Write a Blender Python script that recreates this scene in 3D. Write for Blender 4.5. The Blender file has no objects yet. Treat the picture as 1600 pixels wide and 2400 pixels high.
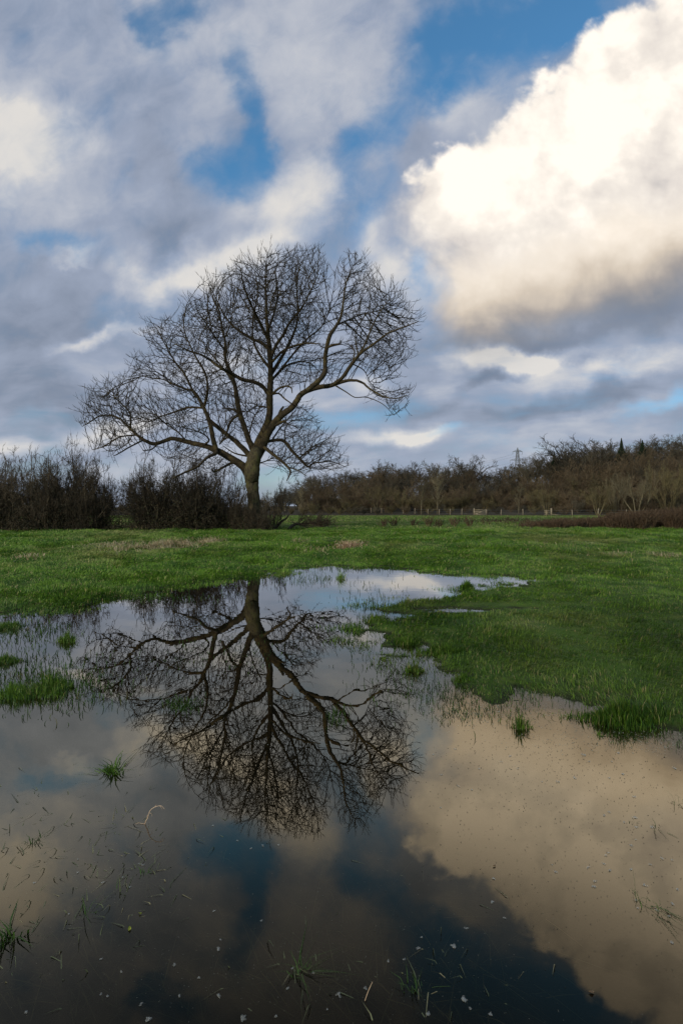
import bpy, math, random, time
import numpy as np
from mathutils import Vector, Matrix
T0 = time.time()
random.seed(7); RNG = np.random.default_rng(11)
F, HC, YH = 1150.0, 1.6, 1197.0          # focal length (px of the 1600x2400 frame), eye height, horizon row
scene = bpy.context.scene
COL = scene.collection
R = math.radians

def srgb(r, g, b):
    return tuple((c/255/12.92 if c/255 <= .04045 else ((c/255+.055)/1.055)**2.4) for c in (r, g, b))

def at(px, py, D):                        # a sight line of the reference at distance D
    return np.array([(px-800)/F*D, D, HC+(YH-py)/F*D])
def ground_at(px, py, z=0.0):             # where that sight line meets height z
    D = F*(HC-z)/(py-YH)
    return np.array([(px-800)/F*D, D])

# ------------------------------------------------------------------ node expressions
class E:
    """a socket with arithmetic"""
    nt = None
    def __init__(s, sock): s.s = sock
    @staticmethod
    def math(op, *a, clamp=False):
        n = E.nt.nodes.new('ShaderNodeMath'); n.operation = op; n.use_clamp = clamp
        for i, v in enumerate(a):
            if isinstance(v, E): E.nt.links.new(v.s, n.inputs[i])
            else: n.inputs[i].default_value = float(v)
        return E(n.outputs[0])
    def __add__(a, b): return E.math('ADD', a, b)
    __radd__ = __add__
    def __sub__(a, b): return E.math('SUBTRACT', a, b)
    def __rsub__(a, b): return E.math('SUBTRACT', b, a)
    def __mul__(a, b): return E.math('MULTIPLY', a, b)
    __rmul__ = __mul__
    def __truediv__(a, b): return E.math('DIVIDE', a, b)
    def mn(a, b): return E.math('MINIMUM', a, b)
    def mx(a, b): return E.math('MAXIMUM', a, b)
    def pw(a, b): return E.math('POWER', a, b)
    def cl(a): return E.math('ADD', a, 0, clamp=True)
    def madd(a, b, c): return E.math('MULTIPLY_ADD', a, b, c)

def smooth(e, a, b, lo=0.0, hi=1.0):
    n = E.nt.nodes.new('ShaderNodeMapRange'); n.interpolation_type = 'SMOOTHSTEP'
    E.nt.links.new(e.s, n.inputs[0])
    for i, v in ((1, a), (2, b), (3, lo), (4, hi)): n.inputs[i].default_value = v
    return E(n.outputs[0])
def xyz(x, y, z=0.0):
    n = E.nt.nodes.new('ShaderNodeCombineXYZ')
    for i, v in enumerate((x, y, z)):
        if isinstance(v, E): E.nt.links.new(v.s, n.inputs[i])
        else: n.inputs[i].default_value = v
    return E(n.outputs[0])
def noise(vec, scale, detail=5, rough=.55, lac=2.0, dist=0.0, color=False, ntype='FBM', dims='3D'):
    n = E.nt.nodes.new('ShaderNodeTexNoise'); n.noise_dimensions = dims
    n.noise_type = ntype
    E.nt.links.new(vec.s, n.inputs['Vector'])
    n.inputs['Scale'].default_value = scale; n.inputs['Detail'].default_value = detail
    n.inputs['Roughness'].default_value = rough; n.inputs['Lacunarity'].default_value = lac
    n.inputs['Distortion'].default_value = dist
    return E(n.outputs['Color' if color else 'Fac'])
def blob(vec, cx, cy, rx, ry, rot=0.0):
    m = E.nt.nodes.new('ShaderNodeMapping'); m.vector_type = 'TEXTURE'
    E.nt.links.new(vec.s, m.inputs['Vector'])
    m.inputs['Location'].default_value = (cx, cy, 0); m.inputs['Rotation'].default_value = (0, 0, R(rot))
    m.inputs['Scale'].default_value = (rx, ry, 1)
    g = E.nt.nodes.new('ShaderNodeTexGradient'); g.gradient_type = 'SPHERICAL'
    E.nt.links.new(m.outputs[0], g.inputs[0])
    return smooth(E(g.outputs['Fac']), 0, 1)
def puffs(vec, scale, detail=3, rough=.5, sm=.6):
    n = E.nt.nodes.new('ShaderNodeTexVoronoi'); n.voronoi_dimensions = '2D'; n.feature = 'SMOOTH_F1'; n.normalize = True
    E.nt.links.new(vec.s, n.inputs['Vector']); n.inputs['Scale'].default_value = scale
    n.inputs['Detail'].default_value = detail; n.inputs['Roughness'].default_value = rough; n.inputs['Smoothness'].default_value = sm
    return 1 - E(n.outputs['Distance'])*1.6
def mixc(f, a, b):
    n = E.nt.nodes.new('ShaderNodeMix'); n.data_type = 'RGBA'; n.clamp_factor = True
    if isinstance(f, E): E.nt.links.new(f.s, n.inputs[0])
    else: n.inputs[0].default_value = f
    for i, v in ((6, a), (7, b)):
        if isinstance(v, E): E.nt.links.new(v.s, n.inputs[i])
        else: n.inputs[i].default_value = (*v, 1)
    return E(n.outputs[2])
def ramp(f, *stops):
    n = E.nt.nodes.new('ShaderNodeValToRGB'); E.nt.links.new(f.s, n.inputs[0])
    r = n.color_ramp
    while len(r.elements) < len(stops): r.elements.new(.5)
    for e, (p, c) in zip(r.elements, stops): e.position = p; e.color = (*c, 1)
    return E(n.outputs[0])

# ------------------------------------------------------------------ camera, render
cam = bpy.data.cameras.new('camera'); cam_ob = bpy.data.objects.new('camera', cam); COL.objects.link(cam_ob)
cam_ob.location = (0, 0, HC); cam_ob.rotation_euler = (R(90), 0, 0)
cam.sensor_fit = 'VERTICAL'; cam.sensor_height = 36; cam.lens = 36*F/2400; cam.shift_y = -3/2400
cam.clip_start = .05; cam.clip_end = 20000
scene.camera = cam_ob
scene.view_settings.view_transform = 'Standard'; scene.view_settings.look = 'None'
scene.view_settings.exposure = 0; scene.view_settings.gamma = 1; scene.view_settings.use_curve_mapping = False
scene.cycles.max_bounces = 6; scene.cycles.diffuse_bounces = 2; scene.cycles.glossy_bounces = 3
scene.cycles.transparent_max_bounces = 12; scene.cycles.sample_clamp_indirect = 4
scene.cycles.caustics_reflective = False; scene.cycles.caustics_refractive = False

# ------------------------------------------------------------------ sky
SUN_EL, SUN_AZ = 17.0, -140.0            # the sun is low, behind the viewer's left shoulder (azimuth from +Y towards +X)
def build_sky():
    w = bpy.data.worlds.new('World'); scene.world = w; w.use_nodes = True
    nt = w.node_tree; nt.nodes.clear(); E.nt = nt
    out = nt.nodes.new('ShaderNodeOutputWorld'); bg = nt.nodes.new('ShaderNodeBackground')
    nt.links.new(bg.outputs[0], out.inputs[0]); bg.inputs[1].default_value = .1
    sky = nt.nodes.new('ShaderNodeTexSky'); sky.sky_type = 'NISHITA'; sky.sun_disc = False
    sky.sun_elevation = R(SUN_EL); sky.sun_rotation = R(SUN_AZ); sky.air_density = 1.0; sky.dust_density = .6; sky.ozone_density = 3.0
    tc = nt.nodes.new('ShaderNodeTexCoord')
    sep = nt.nodes.new('ShaderNodeSeparateXYZ'); nt.links.new(tc.outputs['Generated'], sep.inputs[0])
    dx, dy, dz = (E(sep.outputs[i]) for i in range(3))
    den = dy.mx(.12)
    # plane coordinates of the forward sky, in thousandths of the reference frame
    X = (dx/den)*(F*.00098) + .784
    Y = (YH*.00098) - (dz.mx(0)/den)*(F*.00098)
    P0 = xyz(X, Y)
    low = smooth(Y, .62, 1.12)                      # 0 high up, 1 towards the horizon
    # stretch noise sideways near the horizon (the layer is seen edge-on)
    Pn = xyz(X + .25*Y, Y*1.0 + low*(Y-.62)*1.25 + X*low*.10)
    wv = noise(P0, 5.2, 5, .55, color=True)
    sw = nt.nodes.new('ShaderNodeSeparateColor'); nt.links.new(wv.s, sw.inputs[0])
    wx, wy = E(sw.outputs[0])-.5, E(sw.outputs[1])-.5
    flat = 1 - low*.6
    P = xyz(X + wx*.26, Y + wy*.24*flat)            # softly warped
    nA = noise(Pn, 4.6, 6, .50, dist=.5)            # cloud texture
    nB = noise(Pn, 12.0, 7, .60, dist=.5)
    nC = noise(xyz(X*1.0+3, Y*1.0+low*(Y-.62)*4+X*low*.3, 7.0), 2.6, 4, .5)
    # ---- how much cloud (1 = full, below = openings); display px / 1000
    cov = 1.12 + (nA-.5)*2.0 + (nB-.5)*1.15 + (nC-.5)*.5
    holes = [(.385,.02,.14,.11,10,1.5),(.335,.07,.05,.11,-15,.7),(.575,.23,.075,.20,-14,1.25),(.55,.38,.16,.12,0,1.2),(.47,.36,.12,.12,0,.4),(.62,.33,.07,.08,0,.5),
             (.215,.23,.05,.12,10,.45),(.295,.42,.035,.13,6,.45),(.15,.575,.16,.055,8,1.0),(.87,.31,.10,.18,8,1.15),(.93,.20,.12,.12,0,.4),
             (1.17,.10,.33,.24,-30,1.7),(1.02,.10,.17,.26,0,1.2),(1.30,.0,.25,.16,0,1.5),(.82,.50,.10,.20,0,.65),(.955,.58,.05,.11,-8,1.1),(.79,.38,.09,.14,0,.5),
             (.255,.72,.10,.06,0,.6),(.30,.62,.08,.04,0,.5),(.04,.09,.05,.07,0,.4),(.70,.23,.03,.08,20,.25),(.45,.42,.07,.11,0,.35),(.90,.44,.06,.10,0,.5),
             (.80,.955,.18,.045,-3,1.1),(.93,.925,.10,.035,0,.8),(1.06,.985,.10,.022,-4,.9),(1.48,.955,.14,.032,-10,1.1),(1.56,.93,.06,.04,-10,.8),
             (.08,.96,.10,.03,0,.5),(.13,1.02,.08,.02,0,.4),(.62,1.09,.16,.05,0,.9),(.66,.83,.14,.05,0,.6),(.56,.86,.10,.05,0,.4),(1.13,.835,.04,.01,0,.2)]
    for cx, cy, rx, ry, ro, wt in holes: cov = cov - blob(P, cx, cy, rx, ry, ro)*wt
    adds = [(1.05,.27,.12,.10,-25,.95),(1.09,.15,.14,.07,20,.32),(.99,.42,.12,.20,20,.5),(.62,.28,.05,.05,0,.5),(.12,.79,.2,.05,0,.3)]
    for cx, cy, rx, ry, ro, wt in adds: cov = cov + blob(P, cx, cy, rx, ry, ro)*wt
    cover = smooth(cov, -.75, 1.25, 0, .97)
    # ---- brightness of the layer
    br = .45 + (nA-.5)*(.62+low*.20) + (nC-.5)*.26 + (nB-.5)*(.34-low*.14)
    lights = [(.02,.30,.24,.20,20,.62),(.06,.40,.30,.20,20,.22),(.47,.62,.23,.12,-12,.52),(.38,.66,.12,.07,0,.25),(.62,.57,.16,.08,-20,.4),(.66,.45,.16,.14,-30,.40),(.74,.42,.08,.12,0,.2),
              (.56,.12,.30,.16,20,.25),(.36,.12,.12,.10,0,.2),(.80,.15,.16,.24,0,.16),(1.05,.25,.12,.10,-20,.25),
              (1.13,.815,.19,.050,3,.75),(1.25,.825,.13,.055,-14,.6),(1.35,.86,.25,.05,-8,.30),(.90,.63,.14,.11,20,.40),(.86,.53,.08,.07,0,.3),
              (.20,.795,.13,.030,-4,.45),(.30,.77,.12,.035,-10,.3),(.17,.60,.10,.03,0,.35),(.92,1.00,.22,.030,-2,.50),(.83,.90,.05,.02,0,.2),(1.00,.91,.10,.03,-12,.2),(.99,1.0,.10,.02,-6,.3),
              (.24,.99,.16,.045,-5,.40),(.0,1.03,.2,.04,0,.35),(.30,1.07,.20,.05,0,.2),(1.50,.84,.2,.05,-10,.25),(1.2,1.02,.2,.03,0,.15),(.52,.83,.2,.1,0,.1)]
    for cx, cy, rx, ry, ro, wt in lights: br = br + blob(P, cx, cy, rx, ry, ro)*wt
    darks = [(.10,.72,.30,.17,0,.22),(.03,.88,.26,.10,0,.22),(.42,.55,.14,.10,-20,.25),(.36,.40,.12,.22,0,.14),(.22,.53,.16,.05,0,.1),
             (1.22,.770,.34,.060,-4,.38),(1.50,.69,.22,.11,-8,.45),(1.13,.875,.09,.028,-15,.38),(1.18,.870,.06,.02,-15,.2),(.93,.93,.20,.055,-3,.32),(1.34,.935,.36,.045,-8,.32),
             (1.32,.815,.10,.03,10,.28),(.90,.82,.16,.10,0,.2),(.17,.93,.16,.05,0,.22),(.72,.86,.2,.08,0,.1),(1.16,.955,.15,.03,-6,.1)]
    for cx, cy, rx, ry, ro, wt in darks: br = br - blob(P, cx, cy, rx, ry, ro)*wt
    pg = puffs(xyz((X+.3) + wx*.12, Y*(1.0) + low*(Y-.62)*1.1 + X*low*.12 + wy*.14), 4.6, 3, .50, .8) - .45
    br = br + pg*(.22+low*.12) + .02 + blob(P0,.80,.86,.34,.16,0)*.10
    layer = ramp(br.cl(), (0.0, srgb(116,126,146)), (.25, srgb(134,144,163)), (.5, srgb(157,167,187)), (.75, srgb(190,194,204)), (1.0, srgb(226,222,217)))
    # ---- clear sky: the Sky Texture, deepened
    mul = nt.nodes.new('ShaderNodeMix'); mul.data_type = 'RGBA'; mul.blend_type = 'MULTIPLY'; mul.inputs[0].default_value = 1
    nt.links.new(sky.outputs[0], mul.inputs[6])
    grad = ramp(smooth(Y, .0, 1.15), (0, SKYTINT[0]), (.5, SKYTINT[1]), (1, SKYTINT[2]))
    nt.links.new(grad.s, mul.inputs[7])
    clear = E(mul.outputs[2])
    def x10(c):
        n = nt.nodes.new('ShaderNodeMix'); n.data_type = 'RGBA'; n.blend_type = 'MULTIPLY'; n.inputs[0].default_value = 1
        nt.links.new(c.s, n.inputs[6]); n.inputs[7].default_value = (10, 10, 10, 1); return E(n.outputs[2])
    c = mixc(cover, clear, x10(layer))
    # ---- the big sunlit cumulus on the right: a crisp billowing upper edge
    bump = noise(P0, 6.0, 5, .52, dist=.7); bump2 = noise(xyz(X + wx*.06, Y + wy*.06, 4.0), 11.0, 5, .55)
    rid = E.math('ABSOLUTE', bump2-.5)
    pf = puffs(xyz(X + wx*.07, Y + wy*.07), 9.0, 3, .55, .5) - .45
    d1 = (X-.955)*.635 + (Y-.425)*.772 + (bump-.5)*.15 - rid*.10 + pf*.085 + .020
    left = (X-.905) - (Y-.47).mx(0)*.36 + (.47-Y).mx(0)*.3 + (bump-.5)*.14 - rid*.08 + pf*.07 + .012
    e1 = smooth(d1, -.010, .040); e2 = smooth(left, -.04, .11)
    bottom = 1 - smooth(Y + X*.22 + (nC-.5)*.14 + (nA-.5)*.10, .96, 1.12)
    cum = (e1*e2*bottom)
    tone = Y + (X-1.25)*.22 + (nC-.5)*.16 + (bump-.5)*.13 - pf*.07 + .004
    shade = (bump-.5)*1.1 + (nC-.5)*.5 - rid*.7 + pf*.65 + (noise(P0, 17, 5, .55)-.5)*.5 + .05
    top = ramp((.72+shade - blob(P,1.50,.42,.16,.22,0)*.30 - blob(P,.97,.47,.10,.12,0)*.42 - blob(P,1.03,.60,.16,.09,0)*.35 + blob(P,1.10,.42,.2,.12,-30)*.35+ blob(P,1.36,.30,.2,.2,0)*.3).cl(),
               (0, (.56,.53,.52)), (.35, (.78,.72,.67)), (.7, (.93,.86,.78)), (1, (1.14,1.04,.93)))
    under = ramp(smooth(tone, .56, .84), (0, (.92,.82,.70)), (.3, (.68,.59,.49)), (.62, (.40,.365,.345)), (.82, (.27,.275,.30)), (1, (.23,.25,.30)))
    body = mixc(smooth(tone, .48, .64), top, under)
    c = mixc(cum, c, x10(body))
    # beyond the frame (behind the viewer) a plain broken overcast
    back = smooth(dy, .05, .22)
    D3 = E(tc.outputs['Generated'])
    nb = noise(D3, 2.3, 6, .55)
    gen = mixc(smooth(nb, .42, .58), clear, (3.6, 3.8, 4.3))
    c = mixc(back, gen, c)
    nt.links.new(c.s, bg.inputs[0])
    w.cycles.sampling_method = 'MANUAL'; w.cycles.sample_map_resolution = 1024
SKYTINT = [(1.15,1.85,1.95),(1.05,1.75,1.85),(.92,1.05,1.08)]
build_sky()

sun = bpy.data.lights.new('sun', 'SUN'); sun.energy = 2.4; sun.angle = R(6); sun.color = (1, .88, .70)
sun_ob = bpy.data.objects.new('sun', sun); COL.objects.link(sun_ob)
sd = Vector((math.sin(R(SUN_AZ))*math.cos(R(SUN_EL)), math.cos(R(SUN_AZ))*math.cos(R(SUN_EL)), math.sin(R(SUN_EL))))
sun_ob.rotation_euler = sd.to_track_quat('Z', 'Y').to_euler(); sun_ob.location = (-20, -20, 30)

# ------------------------------------------------------------------ mesh helpers
def mesh_ob(name, V, faces, mat, parent=None, smooth_=False, rnd=None):
    """faces: list of int arrays, each (n,k)"""
    me = bpy.data.meshes.new(name)
    V = np.asarray(V, np.float32).reshape(-1, 3)
    faces = [np.asarray(f, np.int32) for f in faces if len(f)]
    loops = np.concatenate([f.ravel() for f in faces])
    sizes = np.concatenate([np.full(len(f), f.shape[1], np.int32) for f in faces])
    starts = np.concatenate([[0], np.cumsum(sizes)[:-1]]).astype(np.int32)
    me.vertices.add(len(V)); me.vertices.foreach_set('co', V.ravel())
    me.loops.add(len(loops)); me.loops.foreach_set('vertex_index', loops)
    me.polygons.add(len(sizes)); me.polygons.foreach_set('loop_start', starts); me.polygons.foreach_set('loop_total', sizes)
    if rnd is not None:
        a = me.attributes.new('rnd', 'FLOAT', 'POINT'); a.data.foreach_set('value', np.asarray(rnd, np.float32))
    me.update(calc_edges=True)
    if smooth_: me.polygons.foreach_set('use_smooth', np.ones(len(sizes), bool))
    if mat: me.materials.append(mat)
    ob = bpy.data.objects.new(name, me); COL.objects.link(ob)
    if parent: ob.parent = parent
    return ob
def tag(o, label=None, cat=None, group=None, kind=None):
    if label: o['label'] = label
    if cat: o['category'] = cat
    if group: o['group'] = group
    if kind: o['kind'] = kind
    return o
def empty(name, loc=(0, 0, 0), rz=0, sc=1.0):
    o = bpy.data.objects.new(name, None); COL.objects.link(o); o.location = loc; o.rotation_euler = (0, 0, rz); o.scale = (sc, sc, sc)
    o.empty_display_size = .3
    return o
def copy_tree(o, parent=None):
    c = o.copy(); COL.objects.link(c); c.parent = parent
    for ch in list(o.children): copy_tree(ch, c)
    return c

def frames(d):
    d = d/np.maximum(np.linalg.norm(d, axis=1, keepdims=True), 1e-9)
    ref = np.where(np.abs(d[:, 2:3]) < .9, np.array([[0, 0, 1.]]), np.array([[1., 0, 0]]))
    a = np.cross(d, ref); a /= np.maximum(np.linalg.norm(a, axis=1, keepdims=True), 1e-9)
    return a, np.cross(d, a)
def seg_mesh(P0, P1, R0, R1, k=3):
    """independent tapered sticks, vectorised"""
    P0, P1 = np.asarray(P0, float), np.asarray(P1, float); n = len(P0)
    a, b = frames(P1-P0)
    th = np.arange(k)*2*math.pi/k
    c, s = np.cos(th), np.sin(th)
    off = a[:, None, :]*c[None, :, None] + b[:, None, :]*s[None, :, None]
    V = np.concatenate([P0[:, None]+off*np.asarray(R0)[:, None, None], P1[:, None]+off*np.asarray(R1)[:, None, None]], 1).reshape(-1, 3)
    i = np.arange(n)[:, None]*2*k; j = np.arange(k)[None]; j2 = (j+1) % k
    Fq = np.stack([i+j, i+j2, i+k+j2, i+k+j], -1).reshape(-1, 4)
    return V, Fq
class Geo:
    def __init__(s): s.V = []; s.F = {3: [], 4: []}; s.n = 0; s.rnd = []
    def add(s, V, Fq, rnd=None):
        V = np.asarray(V, float).reshape(-1, 3); Fq = np.asarray(Fq)
        s.V.append(V); s.F.setdefault(Fq.shape[1], []).append(Fq+s.n); s.n += len(V)
        s.rnd.append(np.full(len(V), random.random() if rnd is None else rnd))
    def tube(s, P, rad, k=8, bump=0.0, cap=True, seed=0):
        P = np.asarray(P, float); rad = np.asarray(rad, float); n = len(P)
        d = np.gradient(P, axis=0); d /= np.linalg.norm(d, axis=1, keepdims=True)
        a0, _ = frames(d[:1]); a = a0[0]; V = []
        th = np.arange(k)*2*math.pi/k; rg = np.random.default_rng(seed)
        ph = rg.random(3)*6.28
        for i in range(n):
            a = a-d[i]*a.dot(d[i]); a /= np.linalg.norm(a); b = np.cross(d[i], a)
            r = rad[i]*(1+bump*(np.sin(3*th+ph[0]+i*.15)*.5+np.sin(5*th+ph[1]-i*.1)*.35+rg.normal(0, .22, k)))
            V.append(P[i]+np.outer(np.cos(th)*r, a)+np.outer(np.sin(th)*r, b))
        V = np.concatenate(V)
        i = np.arange(n-1)[:, None]*k; j = np.arange(k)[None]; j2 = (j+1) % k
        Fq = np.stack([i+j, i+j2, i+k+j2, i+k+j], -1).reshape(-1, 4)
        s.add(V, Fq)
        if cap:
            base = s.n-len(V)
            s.F.setdefault(k, []).append(np.array([list(range(base+k-1, base-1, -1)), list(range(s.n-k, s.n))]))
    def box(s, c, size, rot=None):
        c = np.asarray(c, float); h = np.asarray(size, float)/2
        V = np.array([[x, y, z] for x in (-1, 1) for y in (-1, 1) for z in (-1, 1)])*h
        if rot is not None: V = V @ np.asarray(rot.to_3x3()).T
        s.add(V+c, np.array([[0, 1, 3, 2], [4, 6, 7, 5], [0, 4, 5, 1], [2, 3, 7, 6], [0, 2, 6, 4], [1, 5, 7, 3]]))
    def build(s, name, mat, parent=None, smooth_=False):
        return mesh_ob(name, np.concatenate(s.V), [np.concatenate(f) for f in s.F.values() if f], mat, parent, smooth_, np.concatenate(s.rnd))

def material(name):
    m = bpy.data.materials.new(name); m.use_nodes = True; nt = m.node_tree; E.nt = nt
    b = nt.nodes['Principled BSDF']; b.inputs['Roughness'].default_value = .8
    return m, nt, b
def geo_pos():
    n = E.nt.nodes.new('ShaderNodeNewGeometry'); return E(n.outputs['Position'])
def obj_pos():
    n = E.nt.nodes.new('ShaderNodeTexCoord'); return E(n.outputs['Object'])
def attr(name='rnd'):
    n = E.nt.nodes.new('ShaderNodeAttribute'); n.attribute_name = name; return E(n.outputs['Fac'])
def obj_rnd():
    n = E.nt.nodes.new('ShaderNodeObjectInfo'); return E(n.outputs['Random'])
def link(e, sock): E.nt.links.new(e.s, sock)
def bump(h, strength, dist, b):
    n = E.nt.nodes.new('ShaderNodeBump'); n.inputs['Strength'].default_value = strength; n.inputs['Distance'].default_value = dist
    link(h, n.inputs['Height']); E.nt.links.new(n.outputs[0], b.inputs['Normal'])
M = {}
def bark_mat(name, dark, mid, moss, scale=6.0, mossy=.5):
    m, nt, b = material(name); p = obj_pos()
    sx = nt.nodes.new('ShaderNodeMapping'); link(p, sx.inputs[0]); sx.inputs['Scale'].default_value = (1, 1, .28)
    st = noise(E(sx.outputs[0]), scale*3, 6, .65)
    big = noise(p, scale*.35, 5, .6)
    c = mixc(smooth(st, .32, .68), dark, mid)
    c = mixc(smooth(big, .62-mossy*.3, .80-mossy*.2)*.8, c, moss)
    link(c, b.inputs['Base Color']); b.inputs['Roughness'].default_value = .9
    b.inputs['Specular IOR Level'].default_value = .2
    bump(st, .8, .03, b); M[name] = m
bark_mat('ash_bark', (.024,.020,.011), (.095,.078,.046), (.105,.10,.034))
bark_mat('limb_bark', (.018,.014,.008), (.062,.046,.026), (.090,.070,.026), 9)
def twig_mat(name, c0, c1, byobj=False):
    m, nt, b = material(name)
    f = attr()
    c = mixc(f, c0, c1)
    if byobj:
        h = nt.nodes.new('ShaderNodeHueSaturation'); link(c, h.inputs['Color'])
        link(obj_rnd()*.8+.6, h.inputs['Value']); c = E(h.outputs[0])
    link(c, b.inputs['Base Color']); b.inputs['Roughness'].default_value = .85; b.inputs['Specular IOR Level'].default_value = .2
    M[name] = m
twig_mat('twig', (.020,.016,.010), (.048,.037,.022))
twig_mat('hedge_twig', (.030,.024,.016), (.095,.075,.050), True)
twig_mat('hedge_low', (.024,.026,.012), (.070,.055,.032), True)
twig_mat('oak_twig', (.050,.043,.030), (.105,.090,.062), True)
twig_mat('brown_twig', (.068,.050,.030), (.132,.098,.060), True)
twig_mat('olive_twig', (.075,.062,.030), (.145,.118,.060), True)
twig_mat('pale_twig', (.10,.085,.05), (.19,.16,.10), True)
twig_mat('reed_brown', (.050,.032,.019), (.150,.100,.062), True)
twig_mat('straw', (.22,.15,.08), (.46,.34,.20))
twig_mat('rust_grass', (.16,.07,.04), (.42,.23,.13))
twig_mat('conifer', (.008,.016,.009), (.02,.032,.016))

# ------------------------------------------------------------------ the ground
def dpt(x, y, z=0.0): return ground_at(x*1.0204, y*1.0204, z)       # display pixel -> ground plane
SHORE = [dpt(*p) for p in [(-60,1408),(0,1406),(60,1401),(130,1398),(190,1389),(250,1380),(310,1362),(370,1353),(430,1345),(500,1336),(560,1328),(620,1321),(660,1308),(700,1302),(760,1298),(810,1303),(860,1299),(930,1308),(1010,1318),(1090,1322),(1170,1327),(1235,1336),(1220,1345),(1130,1352),(1070,1360),(1010,1372),(960,1379),(900,1388),(885,1402),(940,1412),(900,1425),(885,1440),(868,1458),(905,1480),(930,1508),(985,1530),(1040,1545),(1090,1562),(1150,1574),(1210,1590),(1280,1606),(1340,1622),(1400,1640),(1470,1660),(1530,1672),(1600,1690),(1700,1712)]]
SHORE = SHORE + [np.array(p) for p in [(3.6,3.4),(4.4,2.6),(5.4,1.2),(6.0,-1.5),(5,-6),(-3,-9),(-12,-7),(-16,0),(-14,6)]]
SHORE = np.array(SHORE)
def inside(poly, x, y):
    c = np.zeros(x.shape, bool); n = len(poly)
    for i in range(n):
        x0, y0 = poly[i]; x1, y1 = poly[(i+1) % n]
        if y0 == y1: continue
        c ^= ((y0 > y) != (y1 > y)) & (x < (x1-x0)*(y-y0)/(y1-y0)+x0)
    return c
def pdist(poly, x, y):
    d = np.full(x.shape, 1e9); n = len(poly)
    for i in range(n):
        a = poly[i]; b = poly[(i+1) % n]; ab = b-a; L = max(ab.dot(ab), 1e-9)
        t = np.clip(((x-a[0])*ab[0]+(y-a[1])*ab[1])/L, 0, 1)
        d = np.minimum(d, np.hypot(x-a[0]-t*ab[0], y-a[1]-t*ab[1]))
    return d
_tab = np.random.default_rng(5).random((256, 256))
def vnoise(x, y):
    xi = np.floor(x).astype(int); yi = np.floor(y).astype(int); fx = x-xi; fy = y-yi
    fx = fx*fx*(3-2*fx); fy = fy*fy*(3-2*fy)
    g = lambda a, b: _tab[a & 255, b & 255]
    return (g(xi, yi)*(1-fx)+g(xi+1, yi)*fx)*(1-fy)+(g(xi, yi+1)*(1-fx)+g(xi+1, yi+1)*fx)*fy
def fbm(x, y, o=4):
    s = 0; a = .5; t = 0
    for k in range(o): s = s+a*vnoise(x*2**k+17.3*k, y*2**k+5.1*k); t += a; a *= .55
    return s/t
def sstep(x, a, b): t = np.clip((x-a)/(b-a), 0, 1); return t*t*(3-2*t)
def gsm(x, y, c, r): return np.exp(-((x-c[0])/r[0])**2-((y-c[1])/r[1])**2)
# shallow places that rise out of the water: (display px centre, half size px, height)
SHOALS = [((65,1588),(105,26),.055),((150,1475),(26,10),.05),((15,1440),(35,14),.045),((20,1520),(60,20),.018),((95,1500),(70,50),.006),((1195,1672),(28,8),.035),((1430,1658),(75,22),.06),((1380,1690),(40,10),.02),
          ((1060,1568),(30,8),.03),((950,1545),(28,7),.02),((1000,1440),(60,14),.03),((930,1395),(36,6),.03),((25,2160),(46,60),.04),((430,1625),(35,10),.004),((780,1660),(30,10),.002)]
def world_r(c, r):
    p = dpt(*c); e = dpt(c[0]+r[0], c[1]); t = dpt(c[0], c[1]-r[1]); b = dpt(c[0], c[1]+r[1])
    return p, (e[0]-p[0], (t[1]-b[1])/2)
SHOALW = [(*world_r(c, r), h) for c, r, h in SHOALS]
def land_d(x, y):
    d = pdist(SHORE, x, y); ins = inside(SHORE, x, y)
    d = np.where(ins, -d, d)
    near = np.exp(-((x-1.6)/2.6)**2-((y-6.0)/3.2)**2)
    return d + near*((fbm(x*2.4+4, y*2.4, 3)-.5)*1.7+.08) + (fbm(x*1.5, y*1.5)-.5)*.75*np.clip(y/6, .6, 1.8) + (fbm(x*5+9, y*5, 3)-.5)*.42*np.clip(y/5, .5, 1.5)
HOLE = dpt(1090, 1402); HOLE2 = dpt(1250, 1398)
def hgt(x, y, d=None):
    x = np.asarray(x, float); y = np.asarray(y, float)
    if d is None:
        d = np.full(x.shape, 50.0); m = (y < 24) & (np.abs(x) < 40)
        if m.any(): d[m] = land_d(x[m], y[m])
    z = np.where(d > 0, .032*sstep(d, -.05, .35)+.05*sstep(d, .3, 3), -.17*sstep(-d, 0, 2.2)-.006)
    z = z + sstep(d, 0.5, 4)*sstep(y, 9, 25)*.50 + sstep(d, .4, 3)*(fbm(x*.9, y*.9)-.5)*.20 + sstep(d, .1, .6)*(fbm(x*3, y*3, 3)-.5)*.05
    z = z - (.11*gsm(x, y, HOLE, (.9, .28)) + .06*gsm(x, y, HOLE2, (.5, .2)))*(.15+1.3*fbm(x*5, y*7, 3))*.72
    for p, r, h in SHOALW:
        h = h*.35-.004
        z = z + (h+.05*np.clip(-d, 0, 1.2))*gsm(x, y, p, (r[0]*.9, r[1]*.9))*(.7+.6*fbm(x*6, y*6, 2))
    # wooded rise far off, higher to the right
    a = x/np.maximum(y, 1)
    z = z + sstep(y, 96, 240)*(1.0+20*sstep(a, -.35, .95))*(y > 90) + sstep(y, 240, 900)*6*(y > 90)
    return z
ys = np.concatenate([np.arange(-10, 1, .5), np.arange(1, 9, .055), np.arange(9, 20, .10), np.arange(20, 40, .4), np.arange(40, 110, 2.0), np.geomspace(110, 9000, 70)])
ts = np.linspace(-1, 1, 421); ts = np.sign(ts)*(.55*np.abs(ts)+.45*np.abs(ts)**3)
Yg, Tg = np.meshgrid(ys, ts, indexing='ij'); Xg = Tg*(7.0+np.maximum(Yg, 0)*1.25)
Zg = hgt(Xg.ravel(), Yg.ravel()).reshape(Xg.shape)
ny, nx = Xg.shape
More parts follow.
